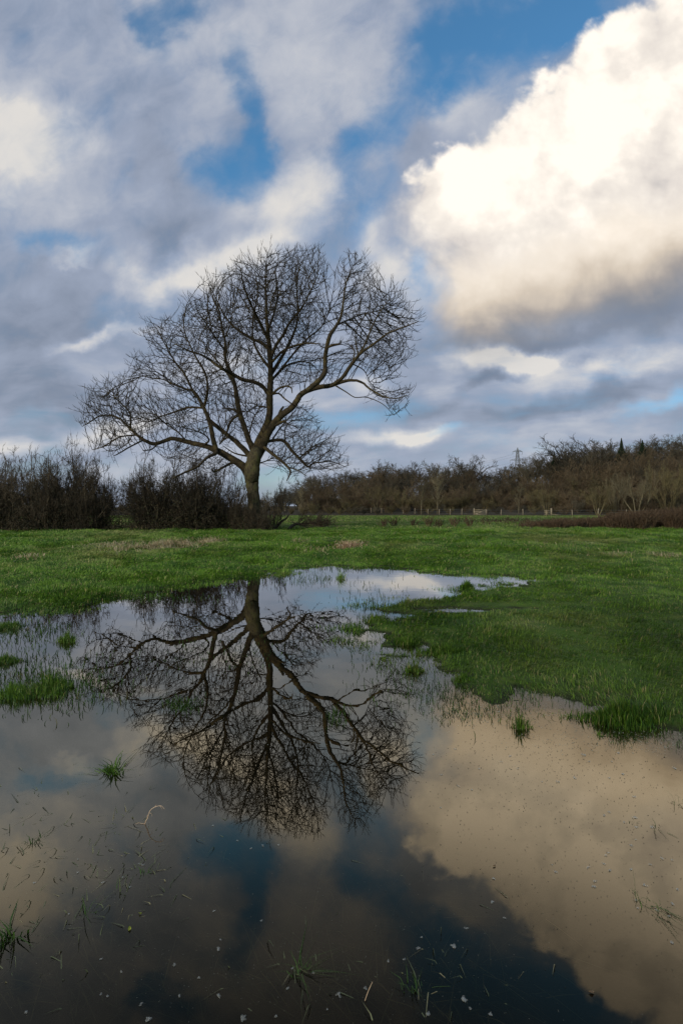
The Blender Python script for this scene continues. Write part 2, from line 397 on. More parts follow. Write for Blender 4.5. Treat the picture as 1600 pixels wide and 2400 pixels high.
ii = (np.arange(ny-1)[:, None]*nx+np.arange(nx-1)[None]).ravel()
def ground_mat():
    m, nt, b = material('meadow_ground'); p = geo_pos()
    s = nt.nodes.new('ShaderNodeSeparateXYZ'); link(p, s.inputs[0]); z = E(s.outputs[2]); y = E(s.outputs[1])
    n1 = noise(p, .45, 6, .6); n2 = noise(p, 3.2, 6, .65); n3 = noise(p, 14, 5, .7); n4 = noise(p, .12, 4, .55)
    g = mixc(smooth(n1, .3, .7), (.030,.066,.008), (.064,.120,.016))
    g = mixc(smooth(n2, .42, .75)*.6, g, (.10,.12,.025))
    g = mixc(smooth(n4, .50, .72)*smooth(y, 16, 40)*.5, g, (.15,.15,.05))
    g = mixc(smooth(n3, .5, .8)*.4, g, (.10,.085,.045))
    mud = mixc(smooth(n3, .3, .7), (.014,.017,.008), (.034,.040,.016))
    far = smooth(y, 92, 104); g = mixc(far, g, (.045,.036,.02))
    g = mixc(smooth(z+(n2-.5)*.05, .0, .035), mud, g)
    bed = mixc(smooth(n2, .35, .65), (.022,.021,.012), (.060,.052,.030))
    bed = mixc(smooth(n3, .55, .7)*.5, bed, (.06,.06,.035))
    g = mixc(smooth(z, -.012, 0), bed, g)
    link(g, b.inputs['Base Color']); b.inputs['Roughness'].default_value = .9; b.inputs['Specular IOR Level'].default_value = .15
    bump(n3, .5, .04, b); return m
ground = tag(mesh_ob('ground', np.stack([Xg, Yg, Zg], -1), [np.stack([ii, ii+1, ii+nx+1, ii+nx], -1)], ground_mat(), smooth_=True), kind='structure')

# ------------------------------------------------------------------ the flood water
def water_mat():
    m, nt, b = material('flood_water'); nt.nodes.remove(b)
    p = geo_pos(); out = [n for n in nt.nodes if n.type == 'OUTPUT_MATERIAL'][0]
    sp = nt.nodes.new('ShaderNodeSeparateXYZ'); link(p, sp.inputs[0])
    bm = nt.nodes.new('ShaderNodeBump'); bm.inputs['Strength'].default_value = .05; bm.inputs['Distance'].default_value = .01
    mp = nt.nodes.new('ShaderNodeMapping'); link(p, mp.inputs[0]); mp.inputs['Scale'].default_value = (1, 1.0, 1)
    rip = noise(E(mp.outputs[0]), 3.5, 2, .5); link(rip, bm.inputs['Height'])
    gl = nt.nodes.new('ShaderNodeBsdfGlossy'); gl.inputs['Roughness'].default_value = .0; gl.inputs['Color'].default_value = (1, .87, .64, 1)
    nt.links.new(bm.outputs[0], gl.inputs['Normal'])
    tr = nt.nodes.new('ShaderNodeBsdfTransparent'); tr.inputs['Color'].default_value = (.80, .76, .60, 1)
    df = nt.nodes.new('ShaderNodeBsdfDiffuse')
    mk = noise(p, .9, 4, .6)
    link(mixc(smooth(mk, .3, .7), (.006,.006,.0045), (.014,.0125,.009)), df.inputs['Color'])
    body = nt.nodes.new('ShaderNodeMixShader'); body.inputs[0].default_value = .36
    nt.links.new(tr.outputs[0], body.inputs[1]); nt.links.new(df.outputs[0], body.inputs[2])
    fr = nt.nodes.new('ShaderNodeFresnel'); fr.inputs['IOR'].default_value = 1.62; nt.links.new(bm.outputs[0], fr.inputs['Normal'])
    mx = nt.nodes.new('ShaderNodeMixShader'); f = E(fr.outputs[0])
    link(mixc(smooth(f, .13, .42), (1,.87,.64), (1,.97,.93)), gl.inputs['Color'])
    fc = nt.nodes.new('ShaderNodeFloatCurve'); link(f, fc.inputs['Value']); cv = fc.mapping.curves[0]
    pts = [(0,.01),(.056,.012),(.066,.022),(.08,.082),(.10,.22),(.135,.35),(.20,.39),(.41,.62),(1,1)]
    while len(cv.points) < len(pts): cv.points.new(.5, .5)
    for q, (a, b_) in zip(cv.points, pts): q.location = (a, b_); q.handle_type = 'VECTOR'
    fc.mapping.update(); link(E(fc.outputs[0]), mx.inputs[0]); nt.links.new(body.outputs[0], mx.inputs[1]); nt.links.new(gl.outputs[0], mx.inputs[2])
    nt.links.new(mx.outputs[0], out.inputs[0]); return m
wx = np.linspace(-22, 22, 12); wy = np.linspace(-10, 21, 10); WX, WY = np.meshgrid(wx, wy)
ii = (np.arange(9)[:, None]*12+np.arange(11)[None]).ravel()
tag(mesh_ob('water', np.stack([WX, WY, WX*0], -1), [np.stack([ii, ii+1, ii+13, ii+12], -1)], water_mat()), kind='structure')

# ------------------------------------------------------------------ the old ash tree
TREE_D = 26.0
def c1(x, y, dz=0.0):                     # tracing sheet -> world; dz = metres nearer (-) / farther (+)
    D = TREE_D+dz
    return at(180+x/1.912, 560+y/1.912, D)
PXM = TREE_D/F/1.912                      # metres per tracing unit
def spline(P, n_per=4):
    P = np.asarray(P, float); out = []
    Q = np.vstack([2*P[0]-P[1], P, 2*P[-1]-P[-2]])
    for i in range(1, len(Q)-2):
        for t in np.arange(n_per)/n_per:
            out.append(.5*((2*Q[i])+(-Q[i-1]+Q[i+1])*t+(2*Q[i-1]-5*Q[i]+4*Q[i+1]-Q[i+2])*t*t+(-Q[i-1]+3*Q[i]-3*Q[i+1]+Q[i+2])*t**3))
    out.append(P[-1]); return np.array(out)
# every limb: (name, depth at start, depth at end, [(x, y, radius), ...])
LIMBS = [
('trunk',0,0,[(797,1312,52),(797,1285,42),(797,1240,33),(794,1190,28),(789,1130,26.5),(785,1085,30),(786,1050,33),(790,1010,31),(798,975,29),(806,950,24)]),
('limb',0,.5,[(800,985,24),(812,925,24),(835,870,21),(856,820,18),(864,770,16),(863,720,17),(866,670,15),(868,610,13),(867,560,13),(864,520,13),(861,470,11),(855,400,9),(850,330,7),(848,260,5),(845,190,3.5),(850,130,2)]),
('limb',0,-3.0,[(803,985,22),(832,925,23),(852,875,21),(882,830,18),(920,788,16),(962,757,15),(988,722,14),(1010,692,13),(1060,670,12),(1140,655,10),(1185,640,8),(1240,633,6),(1280,645,5),(1310,670,4.5),(1370,705,3.5),(1430,715,2.5),(1480,700,1.5)]),
('limb',-1.8,-1.0,[(1030,681,11),(1080,640,12),(1110,600,11),(1112,550,10),(1118,490,9),(1135,430,9),(1165,385,7),(1185,340,6),(1195,270,4.5),(1205,200,3.5),(1230,140,2)]),
('limb',-2.3,-4.5,[(1150,652,8),(1190,620,8),(1225,570,8),(1255,530,7),(1280,505,6),(1330,470,5),(1390,425,4),(1450,400,3),(1530,370,1.5)]),
('limb',0,2.2,[(790,975,15),(787,940,16),(768,895,14),(748,835,13),(732,785,12),(718,720,12),(712,670,11),(695,615,10),(672,560,8),(662,510,7),(665,460,6),(650,400,5),(640,330,4),(610,260,3),(590,200,2)]),
('limb',.3,-2.5,[(862,700,10),(832,660,10),(790,640,9),(740,629,9),(690,600,8),(640,575,7),(600,545,6),(560,520,4),(500,500,3),(440,470,2)]),
('limb',0,-1.5,[(785,1075,24),(762,1040,22),(740,1015,20),(710,995,18),(660,965,17),(620,945,16),(580,930,13),(520,915,12),(470,902,11),(430,894,10),(390,906,9),(345,918,9),(300,900,8),(270,878,7),(240,850,6),(210,820,5.5),(180,800,5),(140,790,4),(100,795,3.5),(60,820,2.5),(25,840,1.5)]),
('limb',-.4,1.5,[(626,950,13),(612,900,12),(603,850,11),(594,815,11),(575,770,9),(550,720,8),(520,680,6),(480,600,5),(440,550,4),(400,480,3),(370,420,2),(340,380,1.5)]),
('limb',0,.3,[(787,995,14),(760,955,13),(712,908,11),(672,877,10),(640,850,10),(598,815,11)]),
]
BR = [
(-1.2,.5,[(1160,395,5),(1210,370,3.5),(1270,340,3),(1340,325,2),(1400,300,1.5)]),
(-1.6,-3,[(1118,500,4),(1145,480,4),(1178,470,3),(1182,455,2)]),
(-3.2,-2.2,[(1258,525,4.5),(1290,470,4),(1320,400,3.5),(1350,340,2.5),(1400,270,1.5)]),
(-3,-4.5,[(1250,520,3.5),(1242,440,2.5),(1260,390,2),(1300,330,1.5)]),
(-3,-2.6,[(1225,560,3.5),(1240,510,3),(1228,477,2)]),
(-.3,-.8,[(880,850,9),(915,828,7),(932,815,5)]),(-.3,.4,[(892,800,8),(908,768,6),(925,752,4)]),
(-2.4,-2.0,[(1145,665,3.5),(1200,690,2.5),(1245,710,2),(1300,710,2),(1370,740,1.5),(1420,790,1)]),
(-3,-1.5,[(1240,560,2.5),(1290,590,2),(1310,640,1.5)]),
(.2,2.5,[(868,610,9),(900,560,8),(935,500,7),(965,440,6),(985,380,5),(990,300,4),(985,200,3),(1000,110,2)]),
(.2,-2.5,[(868,540,8),(895,475,7),(925,430,6),(950,380,5),(1000,320,4),(1040,250,3),(1080,160,2)]),
(.1,3.5,[(880,640,6),(905,605,6),(940,568,5),(1000,550,4),(1050,560,2.5),(1090,600,1.5)]),
(.2,1.0,[(885,605,5),(940,545,5),(990,490,4),(1040,440,4),(1090,400,3),(1130,330,2)]),
(.2,3.5,[(864,505,9),(830,470,8),(790,450,7),(740,420,6),(700,390,5),(660,340,4),(630,280,3),(600,220,2)]),
(.2,-3.5,[(860,465,8),(830,400,7),(800,335,6),(770,270,4.5),(745,200,3.5),(735,130,2)]),
(.2,-4.2,[(858,420,5),(885,330,4),(900,250,3),(890,150,2)]),(.3,-3,[(872,560,6),(930,500,5),(1010,470,4),(1090,470,2)]),
(.3,4.2,[(866,580,7),(820,520,6),(790,450,5),(790,350,4),(810,250,3),(800,150,2)]),
(1.2,4.5,[(712,660,6),(680,610,5),(640,560,4),(590,500,3),(550,440,2)]),
(1.6,-2.5,[(664,500,5),(620,440,4),(580,380,3),(540,320,2)]),(1.8,4,[(660,440,4),(690,370,3),(700,290,2.5),(710,200,1.5)]),
(.8,-1.8,[(728,795,8),(703,806,7),(684,830,6),(675,860,5),(656,900,4),(640,920,3)]),
(.7,.2,[(738,800,6),(715,770,6),(692,762,5),(668,760,3.5)]),
(.2,-1.6,[(570,765,7),(585,700,6),(585,640,5),(570,590,5),(540,540,4),(510,480,3),(480,400,2.5),(490,300,1.5)]),
(.2,2.6,[(566,757,5),(500,755,5),(440,775,4),(380,795,3),(320,820,2)]),
(.3,2.8,[(560,740,7),(530,690,5),(480,670,4.5),(430,650,4),(390,630,3),(340,625,2.5),(290,615,2),(250,640,1.5)]),
(0,-.8,[(705,1005,7),(660,1025,6),(617,1044,4.5),(606,1030,2.5)]),
(-.5,-3,[(634,955,8),(628,963,8),(582,982,6),(542,1020,5),(483,1047,4),(430,1073,3)]),
(-1,-1.8,[(350,922,3.5),(327,947,2.8),(300,949,2)]),
(-1.2,-3.2,[(270,884,4),(215,928,3),(188,961,2.5),(166,972,1.5)]),(-1.2,.4,[(250,860,4),(180,880,3),(123,928,2.5),(70,945,1.5)]),
(-1.2,-.2,[(222,830,4.5),(231,773,3.5),(198,735,3),(160,700,1.5)]),
(-1,.8,[(470,900,4),(440,860,3),(400,830,2.5),(370,800,1.5)]),(-.6,-2.2,[(560,925,5),(590,900,4),(560,870,3),(500,850,2),(450,840,1.5)]),
(0,1.5,[(850,920,9),(868,910,8),(914,901,8),(941,917,8),(963,949,7),(990,976,6),(1016,1003,6),(1038,1022,5),(1059,1005,4),(1102,1000,3),(1134,997,2.5),(1172,1008,2),(1209,1024,1)]),
(0,-2,[(840,925,9),(855,942,8),(887,971,7),(920,997,6),(947,1024,5),(957,1046,4),(941,1083,2)]),
(-1.2,-2.6,[(955,1030,3),(995,1040,2),(1027,1062,1.5)]),
(.5,2.5,[(1000,990,4),(1040,950,3),(1080,920,2),(1130,895,1.5)]),
(.4,.1,[(941,912,3),(936,853,2.5),(960,815,1.5)]),
(-.1,2.2,[(868,900,4),(904,852,3.5),(941,812,3),(984,764,2)]),
(.2,-1,[(866,700,5),(905,692,4),(930,715,3.5),(965,740,2.5)]),(.3,-2,[(865,720,5),(900,680,5),(935,660,4),(960,668,3),(965,690,2)]),
(.2,2,[(850,760,4),(800,750,3),(760,780,2)]),(.2,-1,[(785,880,4),(800,800,3),(830,740,2)]),
(0,1.8,[(800,1010,5),(840,1000,3),(870,985,2)]),(.1,.8,[(760,975,5),(700,960,3.5),(660,930,2)]),
]
LOBES = [  # (weight, depth cap, polygon)
(1.0,6.2,[(560,265),(585,180),(640,200),(700,140),(735,92),(790,95),(850,58),(885,55),(920,85),(970,40),(1030,60),(1075,55),(1100,110),(1135,150),(1128,230),(1125,300),(1120,380),(1095,430),(1060,480),(1000,520),(930,540),(870,560),(800,600),(740,620),(650,600),(560,560),(480,540),(420,560),(330,490),(308,450),(330,400),(400,362),(470,380),(486,290)]),
(.72,3.6,[(1150,250),(1152,190),(1180,95),(1245,72),(1300,120),(1345,150),(1362,222),(1440,228),(1480,310),(1535,365),(1500,410),(1470,450),(1492,520),(1472,570),(1432,610),(1440,640),(1380,650),(1300,610),(1250,570),(1200,570),(1150,610),(1130,640),(1050,620),(1120,560),(1180,520),(1215,480),(1220,440),(1170,425),(1150,340)]),
(.8,2.2,[(1300,645),(1380,690),(1470,668),(1492,700),(1450,760),(1475,780),(1412,802),(1368,740),(1300,705)]),
(1.0,4.6,[(240,630),(232,590),(270,532),(340,550),(420,560),(480,540),(560,560),(650,600),(700,700),(690,790),(620,800),(560,760),(500,740),(430,700),(380,640),(300,652)]),
(1.0,3.8,[(15,842),(32,740),(66,680),(150,636),(225,645),(300,690),(380,700),(430,720),(500,760),(560,800),(600,880),(560,910),(470,885),(380,880),(330,895),(290,890),(250,930),(168,974),(85,930),(62,905),(120,890),(90,850)]),
(.55,3.5,[(600,830),(650,700),(720,620),(860,600),(855,760),(830,850),(770,930),(640,940)]),
(.6,2.6,[(400,930),(480,915),(640,960),(740,1010),(700,1060),(640,1090),(560,1030),(480,1010),(400,1000)]),
(.8,3.6,[(880,890),(930,790),(985,755),(1050,780),(1060,850),(1100,880),(1150,885),(1165,960),(1215,1000),(1195,1030),(1130,1050),(1060,1050),(1000,1040),(965,1088),(930,1060),(840,990),(850,930)]),
(.6,4.0,[(880,570),(1000,530),(1100,470),(1110,600),(1050,650),(960,672),(900,710)]),
]
def build_ash():
    rg = np.random.default_rng(3)
    root = empty('ash_tree', tuple(at(180+797/1.912, 560+1312/1.912, TREE_D)))
    tag(root, 'large bare winter tree with a wide spreading crown, mirrored in the flood water', 'tree')
    loc = np.array(root.location)
    nodes, rad, parent = [], [], []
    def add_poly(P, rr):
        # connect to the nearest existing node
        base = len(nodes)
        if base:
            d = np.linalg.norm(np.array(nodes)-P[0], axis=1); par = int(d.argmin())
        else: par = -1
        acc = 0; last = P[0]
        for i in range(len(P)):
            if i and np.linalg.norm(P[i]-last) < .16 and i < len(P)-1: continue
            nodes.append(P[i]); rad.append(rr[i]); parent.append(par); par = len(nodes)-1; last = P[i]
    def wiggly(d0, d1, pts):
        n = len(pts); tt = np.linspace(0, 1, n)
        wob = np.cumsum(rg.normal(0, .12, n))*np.minimum(tt*2, 1)
        P = np.array([c1(x, y, d0+(d1-d0)*t**1.2+w) for (x, y, r), t, w in zip(pts, tt, wob)])
        # keep the sideways place while it moves in depth
        Ps = spline(P); rs = np.interp(np.linspace(0, n-1, len(Ps)), range(n), [p[2]*PXM for p in pts])
        return Ps, rs
    for i, (nm, d0, d1, pts) in enumerate(LIMBS):
        P, rr = wiggly(d0, d1, pts); add_poly(P, rr)
        g = Geo(); 
        P2 = P + rg.normal(0, 1, P.shape)*np.minimum(rr, .06)[:, None]*.10
        g.tube(P2-loc, rr*(1.0 if nm == 'trunk' else .92), 14 if nm == 'trunk' else 9, .10 if nm == 'trunk' else .09, seed=i)
        if nm == 'trunk':        # root buttresses and burrs
            for a in np.linspace(0, 6.28, 7)[:-1]:
                q = P[0]+np.array([math.cos(a)*.75, math.sin(a)*.75, -.12])
                g.tube(spline([q-loc, (q*.45+P[0]*.55)-loc+[0, 0, .12], P[0]-loc+[math.cos(a)*.22, math.sin(a)*.22, .75]]), np.linspace(.10, .22, 9), 8, .12, seed=int(a*9))
            for k in range(9):
                z = rg.random()*4.5+.6; a = rg.random()*6.28; j = np.abs(P[:, 2]-(P[0, 2]+z)).argmin()
                q = P[j]+np.array([math.cos(a), math.sin(a), 0])*rr[j]*.86-loc
                g.tube([q-[0, 0, .09], q-[0, 0, .04], q+[0, 0, .03], q+[0, 0, .08]], np.array([.02, .09, .10, .03])*(.7+rg.random()*.7), 7, .1, seed=k)
        g.build(nm, M['ash_bark' if nm == 'trunk' else 'limb_bark'], root, True)
    g = Geo()
    for i, (d0, d1, pts) in enumerate(BR):
        P, rr = wiggly(d0, d1, pts)
        if nodes:                # start exactly on the parent limb
            d = np.array(nodes)-P[0]; d[:, 1] *= .4; j = np.linalg.norm(d, axis=1).argmin()
            sh = np.array(nodes)[j]-P[0]; k = np.clip(1-np.arange(len(P))/8, 0, 1)[:, None]; P = P+sh*k
        add_poly(P, rr); g.tube(P-loc, rr, 6, .05, seed=i)
    bo = g.build('branches', M['limb_bark'], root, True); bo.name = 'bough'
    n_seed = len(nodes)
    # attraction points in the crown's lobes
    A = []
    for w, cap, poly in LOBES:
        poly = np.array(poly, float); x0, y0 = poly.min(0); x1, y1 = poly.max(0)
        n = int((x1-x0)*(y1-y0)*.060*w)
        X = rg.uniform(x0, x1, n); Y = rg.uniform(y0, y1, n); ins = inside(poly, X, Y); X, Y = X[ins], Y[ins]
        e = pdist(poly, X, Y)*PXM
        th = np.minimum(cap, .4+1.5*np.sqrt(e)*1.35)
        keep = rg.random(len(X)) < np.clip(.35+th/cap, 0, 1)
        X, Y, th = X[keep], Y[keep], th[keep]
        u = rg.uniform(-1, 1, len(X)); u = np.sign(u)*np.abs(u)**.8
        for x, y, d in zip(X, Y, u*th): A.append(c1(x, y, d))
    A = np.array(A)
    N = np.array(nodes); step = .22; kill = .30; infl = 2.6
    near = np.full(len(A), -1); nd = np.full(len(A), 1e9)
    def upd(new_idx, N):
        for s in range(0, len(A), 1500):
            a = A[s:s+1500]; d2 = ((a[:, None]-N[new_idx][None])**2).sum(-1); j = d2.argmin(1); dm = np.sqrt(d2[np.arange(len(a)), j])
            m = dm < nd[s:s+1500]; nd[s:s+1500][m] = dm[m]; near[s:s+1500][m] = new_idx[j[m]]
    seeds = np.array([i for i in range(n_seed) if rad[i] < .30])
    upd(seeds, N); alive = nd > .15
    A = A[alive]; near = near[alive]; nd = nd[alive]
    dirs = [np.zeros(3)]*n_seed
    for it in range(70):
        act = nd < (infl if it > 3 else 4.5)
        if it > 25: act = nd < 6
        if act.sum() < 20: break
        v = A[act]-N[near[act]]; v /= np.linalg.norm(v, axis=1, keepdims=True)
        u, inv = np.unique(near[act], return_inverse=True)
        s = np.zeros((len(u), 3)); np.add.at(s, inv, v)
        s /= np.maximum(np.linalg.norm(s, axis=1, keepdims=True), 1e-6)
        od = N[u]-c1(800, 960); od[:, 1] *= .8; od /= np.linalg.norm(od, axis=1, keepdims=True); s += .50*od+rg.normal(0, .09, s.shape)+np.array([0, 0, .16]); s /= np.linalg.norm(s, axis=1, keepdims=True)
        # limit repeated budding from one node
        new = N[u]+s*step
        ok = np.ones(len(u), bool)
        cnt = np.bincount(np.array(parent)[np.array(parent) >= 0], minlength=len(N))
        ok &= cnt[u] < 3
        if not ok.any(): break
        idx0 = len(N)
        N = np.vstack([N, new[ok]]); parent.extend(u[ok].tolist()); rad.extend([0]*ok.sum())
        upd(np.arange(idx0, len(N)), N)
        # attractors reached, or stuck at saturated nodes, drop out
        keep = nd > kill
        sat = np.isin(near, u[~ok]); keep &= ~sat
        A = A[keep]; near = near[keep]; nd = nd[keep]
        if len(A) < 20: break
    par = np.array(parent); n = len(N)
    # pipe-model radii for the grown part
    acc = np.zeros(n); RT = .0112; EX = 2.22
    childc = np.zeros(n, int)
    for i in range(n-1, n_seed-1, -1):
        if acc[i] == 0: acc[i] = RT**EX
        acc[par[i]] += acc[i]; childc[par[i]] += 1
    r = acc**(1/EX)
    rr = np.array(rad, float); rr[n_seed:] = np.clip(r[n_seed:], RT, .042)
    for i in range(n_seed, n): rr[i] = min(rr[i], max(RT, rr[par[i]]*.97+.001))
    # smooth the joints a little: relax grown nodes between parent and child
    idx = np.arange(n_seed, n)
    for _ in range(2):
        cs = np.zeros((n, 3)); cc = np.zeros(n); np.add.at(cs, par[idx], N[idx]); np.add.at(cc, par[idx], 1)
        m = idx[cc[idx] > 0]; N[m] = N[m]*.5+.25*N[par[m]]+.25*cs[m]/cc[m][:, None]
    P0 = N[par[idx]]; P1 = N[idx]; R0 = np.minimum(np.where(par[idx] < n_seed, rr[idx]*1.15, rr[par[idx]]), rr[idx]*1.5+.004); R1 = rr[idx]
    # twigs: short shoots that sweep upward and fork
    thin = idx[rr[idx] < .034]; d = N[thin]-N[par[thin]]; d /= np.linalg.norm(d, axis=1, keepdims=True)
    tips = childc[thin] == 0
    S0, S1, T0_, T1_ = [P0], [P1], [R0], [R1]
    def shoots(base, dr, L, r0, up, seg=3, curl=.35):
        p = base.copy(); dd = dr.copy(); ps = [p]
        for k in range(seg):
            dd = dd+up*np.array([0, 0, 1.])+rg.normal(0, curl*.22, dd.shape); dd /= np.linalg.norm(dd, axis=1, keepdims=True)
            q = p+dd*(L/seg)[:, None]; f0 = 1-k/seg*.55; f1 = 1-(k+1)/seg*.55
            S0.append(p); S1.append(q); T0_.append(r0*f0); T1_.append(r0*f1); p = q; ps.append(p)
        return ps, dd
    def side(v, amt):
        w = rg.normal(0, 1, v.shape); w -= (w*v).sum(1, keepdims=True)*v; w /= np.linalg.norm(w, axis=1, keepdims=True)
        o = v+w*amt; return o/np.linalg.norm(o, axis=1, keepdims=True)
    b = N[thin][tips]; dv = d[tips]
    ps, de = shoots(b, dv, rg.uniform(.40, .85, len(b)), np.full(len(b), RT), .16)
    for st, am in ((1, .55), (2, .5)):
        shoots(ps[st], side(de, am), rg.uniform(.16, .38, len(b)), np.full(len(b), RT*.8), .25, 2)
    m = (~tips) & (rg.random(len(thin)) < .50); b = N[thin][m]; dv = side(d[m], .75)
    ps, de = shoots(b, dv, rg.uniform(.18, .5, len(b)), np.full(len(b), RT*.85), .24)
    k = rg.random(len(b)) < .5
    shoots(ps[1][k], side(de[k], .6), rg.uniform(.12, .26, k.sum()), np.full(k.sum(), RT*.75), .25, 2)
    P0 = np.concatenate(S0); P1 = np.concatenate(S1); R0 = np.concatenate(T0_); R1 = np.concatenate(T1_)
    thick = R0 > .03
    g = Geo()
    V, Fq = seg_mesh(P0[thick]-loc, P1[thick]-loc, R0[thick], R1[thick], 6); g.add(V, Fq, .6)
    V, Fq = seg_mesh(P0[~thick]-loc, P1[~thick]-loc, R0[~thick], R1[~thick], 3)
    g.add(V, Fq); g.rnd[-1] = np.repeat(rg.random(len(V)//6), 6)
    g.build('crown', M['twig'], root)
    print('ash nodes', n, 'sticks', len(P0), time.time()-T0)
    return root
ash = build_ash()

# ------------------------------------------------------------------ grass
def blade_mat(name, dark, lite, dry, dryness, trans=.25):
    m, nt, b = material(name); p = geo_pos(); f = attr()
    n1 = noise(p, .55, 4, .6); n2 = noise(p, 3.0, 4, .6)
    n0 = noise(p, .16, 3, .5); n3 = noise(p, 1.1, 5, .65)
    n5 = noise(p, 5.5, 3, .6)
    c = mixc(smooth(n1*.30+n3*.45+n5*.25+f*.25, .48, .76), dark, lite)
    c = mixc(smooth(n0+(n3-.5)*.5, .50, .74)*.55, c, dry)
    c = mixc(smooth(f+(n2-.5)*.8, 1-dryness-.05, 1-dryness+.12), c, dry)
    if name == 'grass':        # wetter, darker turf on the low bank beside the water
        sp_ = nt.nodes.new('ShaderNodeSeparateXYZ'); link(p, sp_.inputs[0]); yy = E(sp_.outputs[1])
        hs = nt.nodes.new('ShaderNodeHueSaturation'); link(c, hs.inputs['Color']); link(smooth(yy+(n1-.5)*5, 5.5, 13, .66, 1.0), hs.inputs['Value']); hs.inputs['Hue'].default_value = .508; c = E(hs.outputs[0])
    link(c, b.inputs['Base Color']); b.inputs['Roughness'].default_value = .5; b.inputs['Specular IOR Level'].default_value = .35
    tl = nt.nodes.new('ShaderNodeBsdfTranslucent'); link(c, tl.inputs[0])
    mx = nt.nodes.new('ShaderNodeMixShader'); mx.inputs[0].default_value = trans
    nt.links.new(b.outputs[0], mx.inputs[1]); nt.links.new(tl.outputs[0], mx.inputs[2])
    out = [n for n in nt.nodes if n.type == 'OUTPUT_MATERIAL'][0]; nt.links.new(mx.outputs[0], out.inputs[0]); M[name] = m
blade_mat('grass', (.050,.122,.012), (.215,.355,.034), (.46,.39,.17), .10)
blade_mat('grass_far', (.080,.145,.022), (.20,.31,.05), (.36,.31,.15), .16)
blade_mat('wet_grass', (.026,.060,.010), (.070,.14,.025), (.13,.12,.05), .12)
blade_mat('drowned_grass', (.08,.10,.05), (.20,.22,.11), (.34,.30,.16), .25)
blade_mat('straw_blade', (.26,.19,.09), (.58,.45,.26), (.66,.54,.34), .3)
blade_mat('rust_blade', (.30,.18,.09), (.66,.45,.27), (.70,.54,.36), .3)
WIND = np.array([.75, .1])
def blades(x, y, z, h, w, lean=.5, rg=RNG, wind=.55):
    n = len(x); th = rg.uniform(0, 6.283, n)
    wa = (fbm(x*.9, y*.9, 3)-.5)*9+.3
    L = np.stack([np.cos(th), np.sin(th)], 1)*(1-wind)+(np.stack([np.cos(wa), np.sin(wa)], 1)*.75+WIND*.25)*wind*1.15
    L *= (lean*rg.uniform(.3, 1.5, n))[:, None]
    fa = rg.uniform(0, 3.1416, n); S = np.stack([np.cos(fa)*.5+.6, np.sin(fa)*.5, np.zeros(n)], 1); S /= np.linalg.norm(S, axis=1, keepdims=True)
    p = np.stack([x, y, z], 1); up = np.array([0, 0, 1.])
    k = 1/np.sqrt(1+(L**2).sum(1))
    L3 = np.concatenate([L, np.zeros((n, 1))], 1)
    m = p+(L3*.30+up*.62*k[:, None])*h[:, None]; t = p+(L3*.95+up*(.95*k*k)[:, None])*h[:, None]
    hw = (w/2)[:, None]*S
    V = np.stack([p-hw, p+hw, m+hw*.85, m-hw*.85, t], 1).reshape(-1, 3)
    i = np.arange(n)[:, None]*5
    return V, i+np.array([[0, 1, 2, 3]]), i+np.array([[3, 2, 4]]), np.repeat(rg.random(n), 5)
def blade_ob(name, B, mat, parent=None, loc=None):
    V, q, t, r = B
    if loc is not None: V = V-np.asarray(loc)
    return mesh_ob(name, V, [q, t], mat, parent, rnd=r)
def cat_blades(Bs):
    V = []; Q = []; T = []; Rr = []; n = 0
    for v, q, t, r in Bs: V.append(v); Q.append(q+n); T.append(t+n); Rr.append(r); n += len(v)
    return np.concatenate(V), np.concatenate(Q), np.concatenate(T), np.concatenate(Rr)
def scatter(y0, y1, dens, rg, margin=1.5):
    # uniform per area over the part of the meadow in front of the viewer
    A = .5*((.74*y0+margin)+(.74*y1+margin))*2*(y1-y0); n = int(A*dens)
    y = rg.uniform(y0, y1, int(n*1.3)); x = rg.uniform(-1, 1, len(y))*(.74*y1+margin)
    m = np.abs(x) < .74*y+margin; return x[m], y[m]
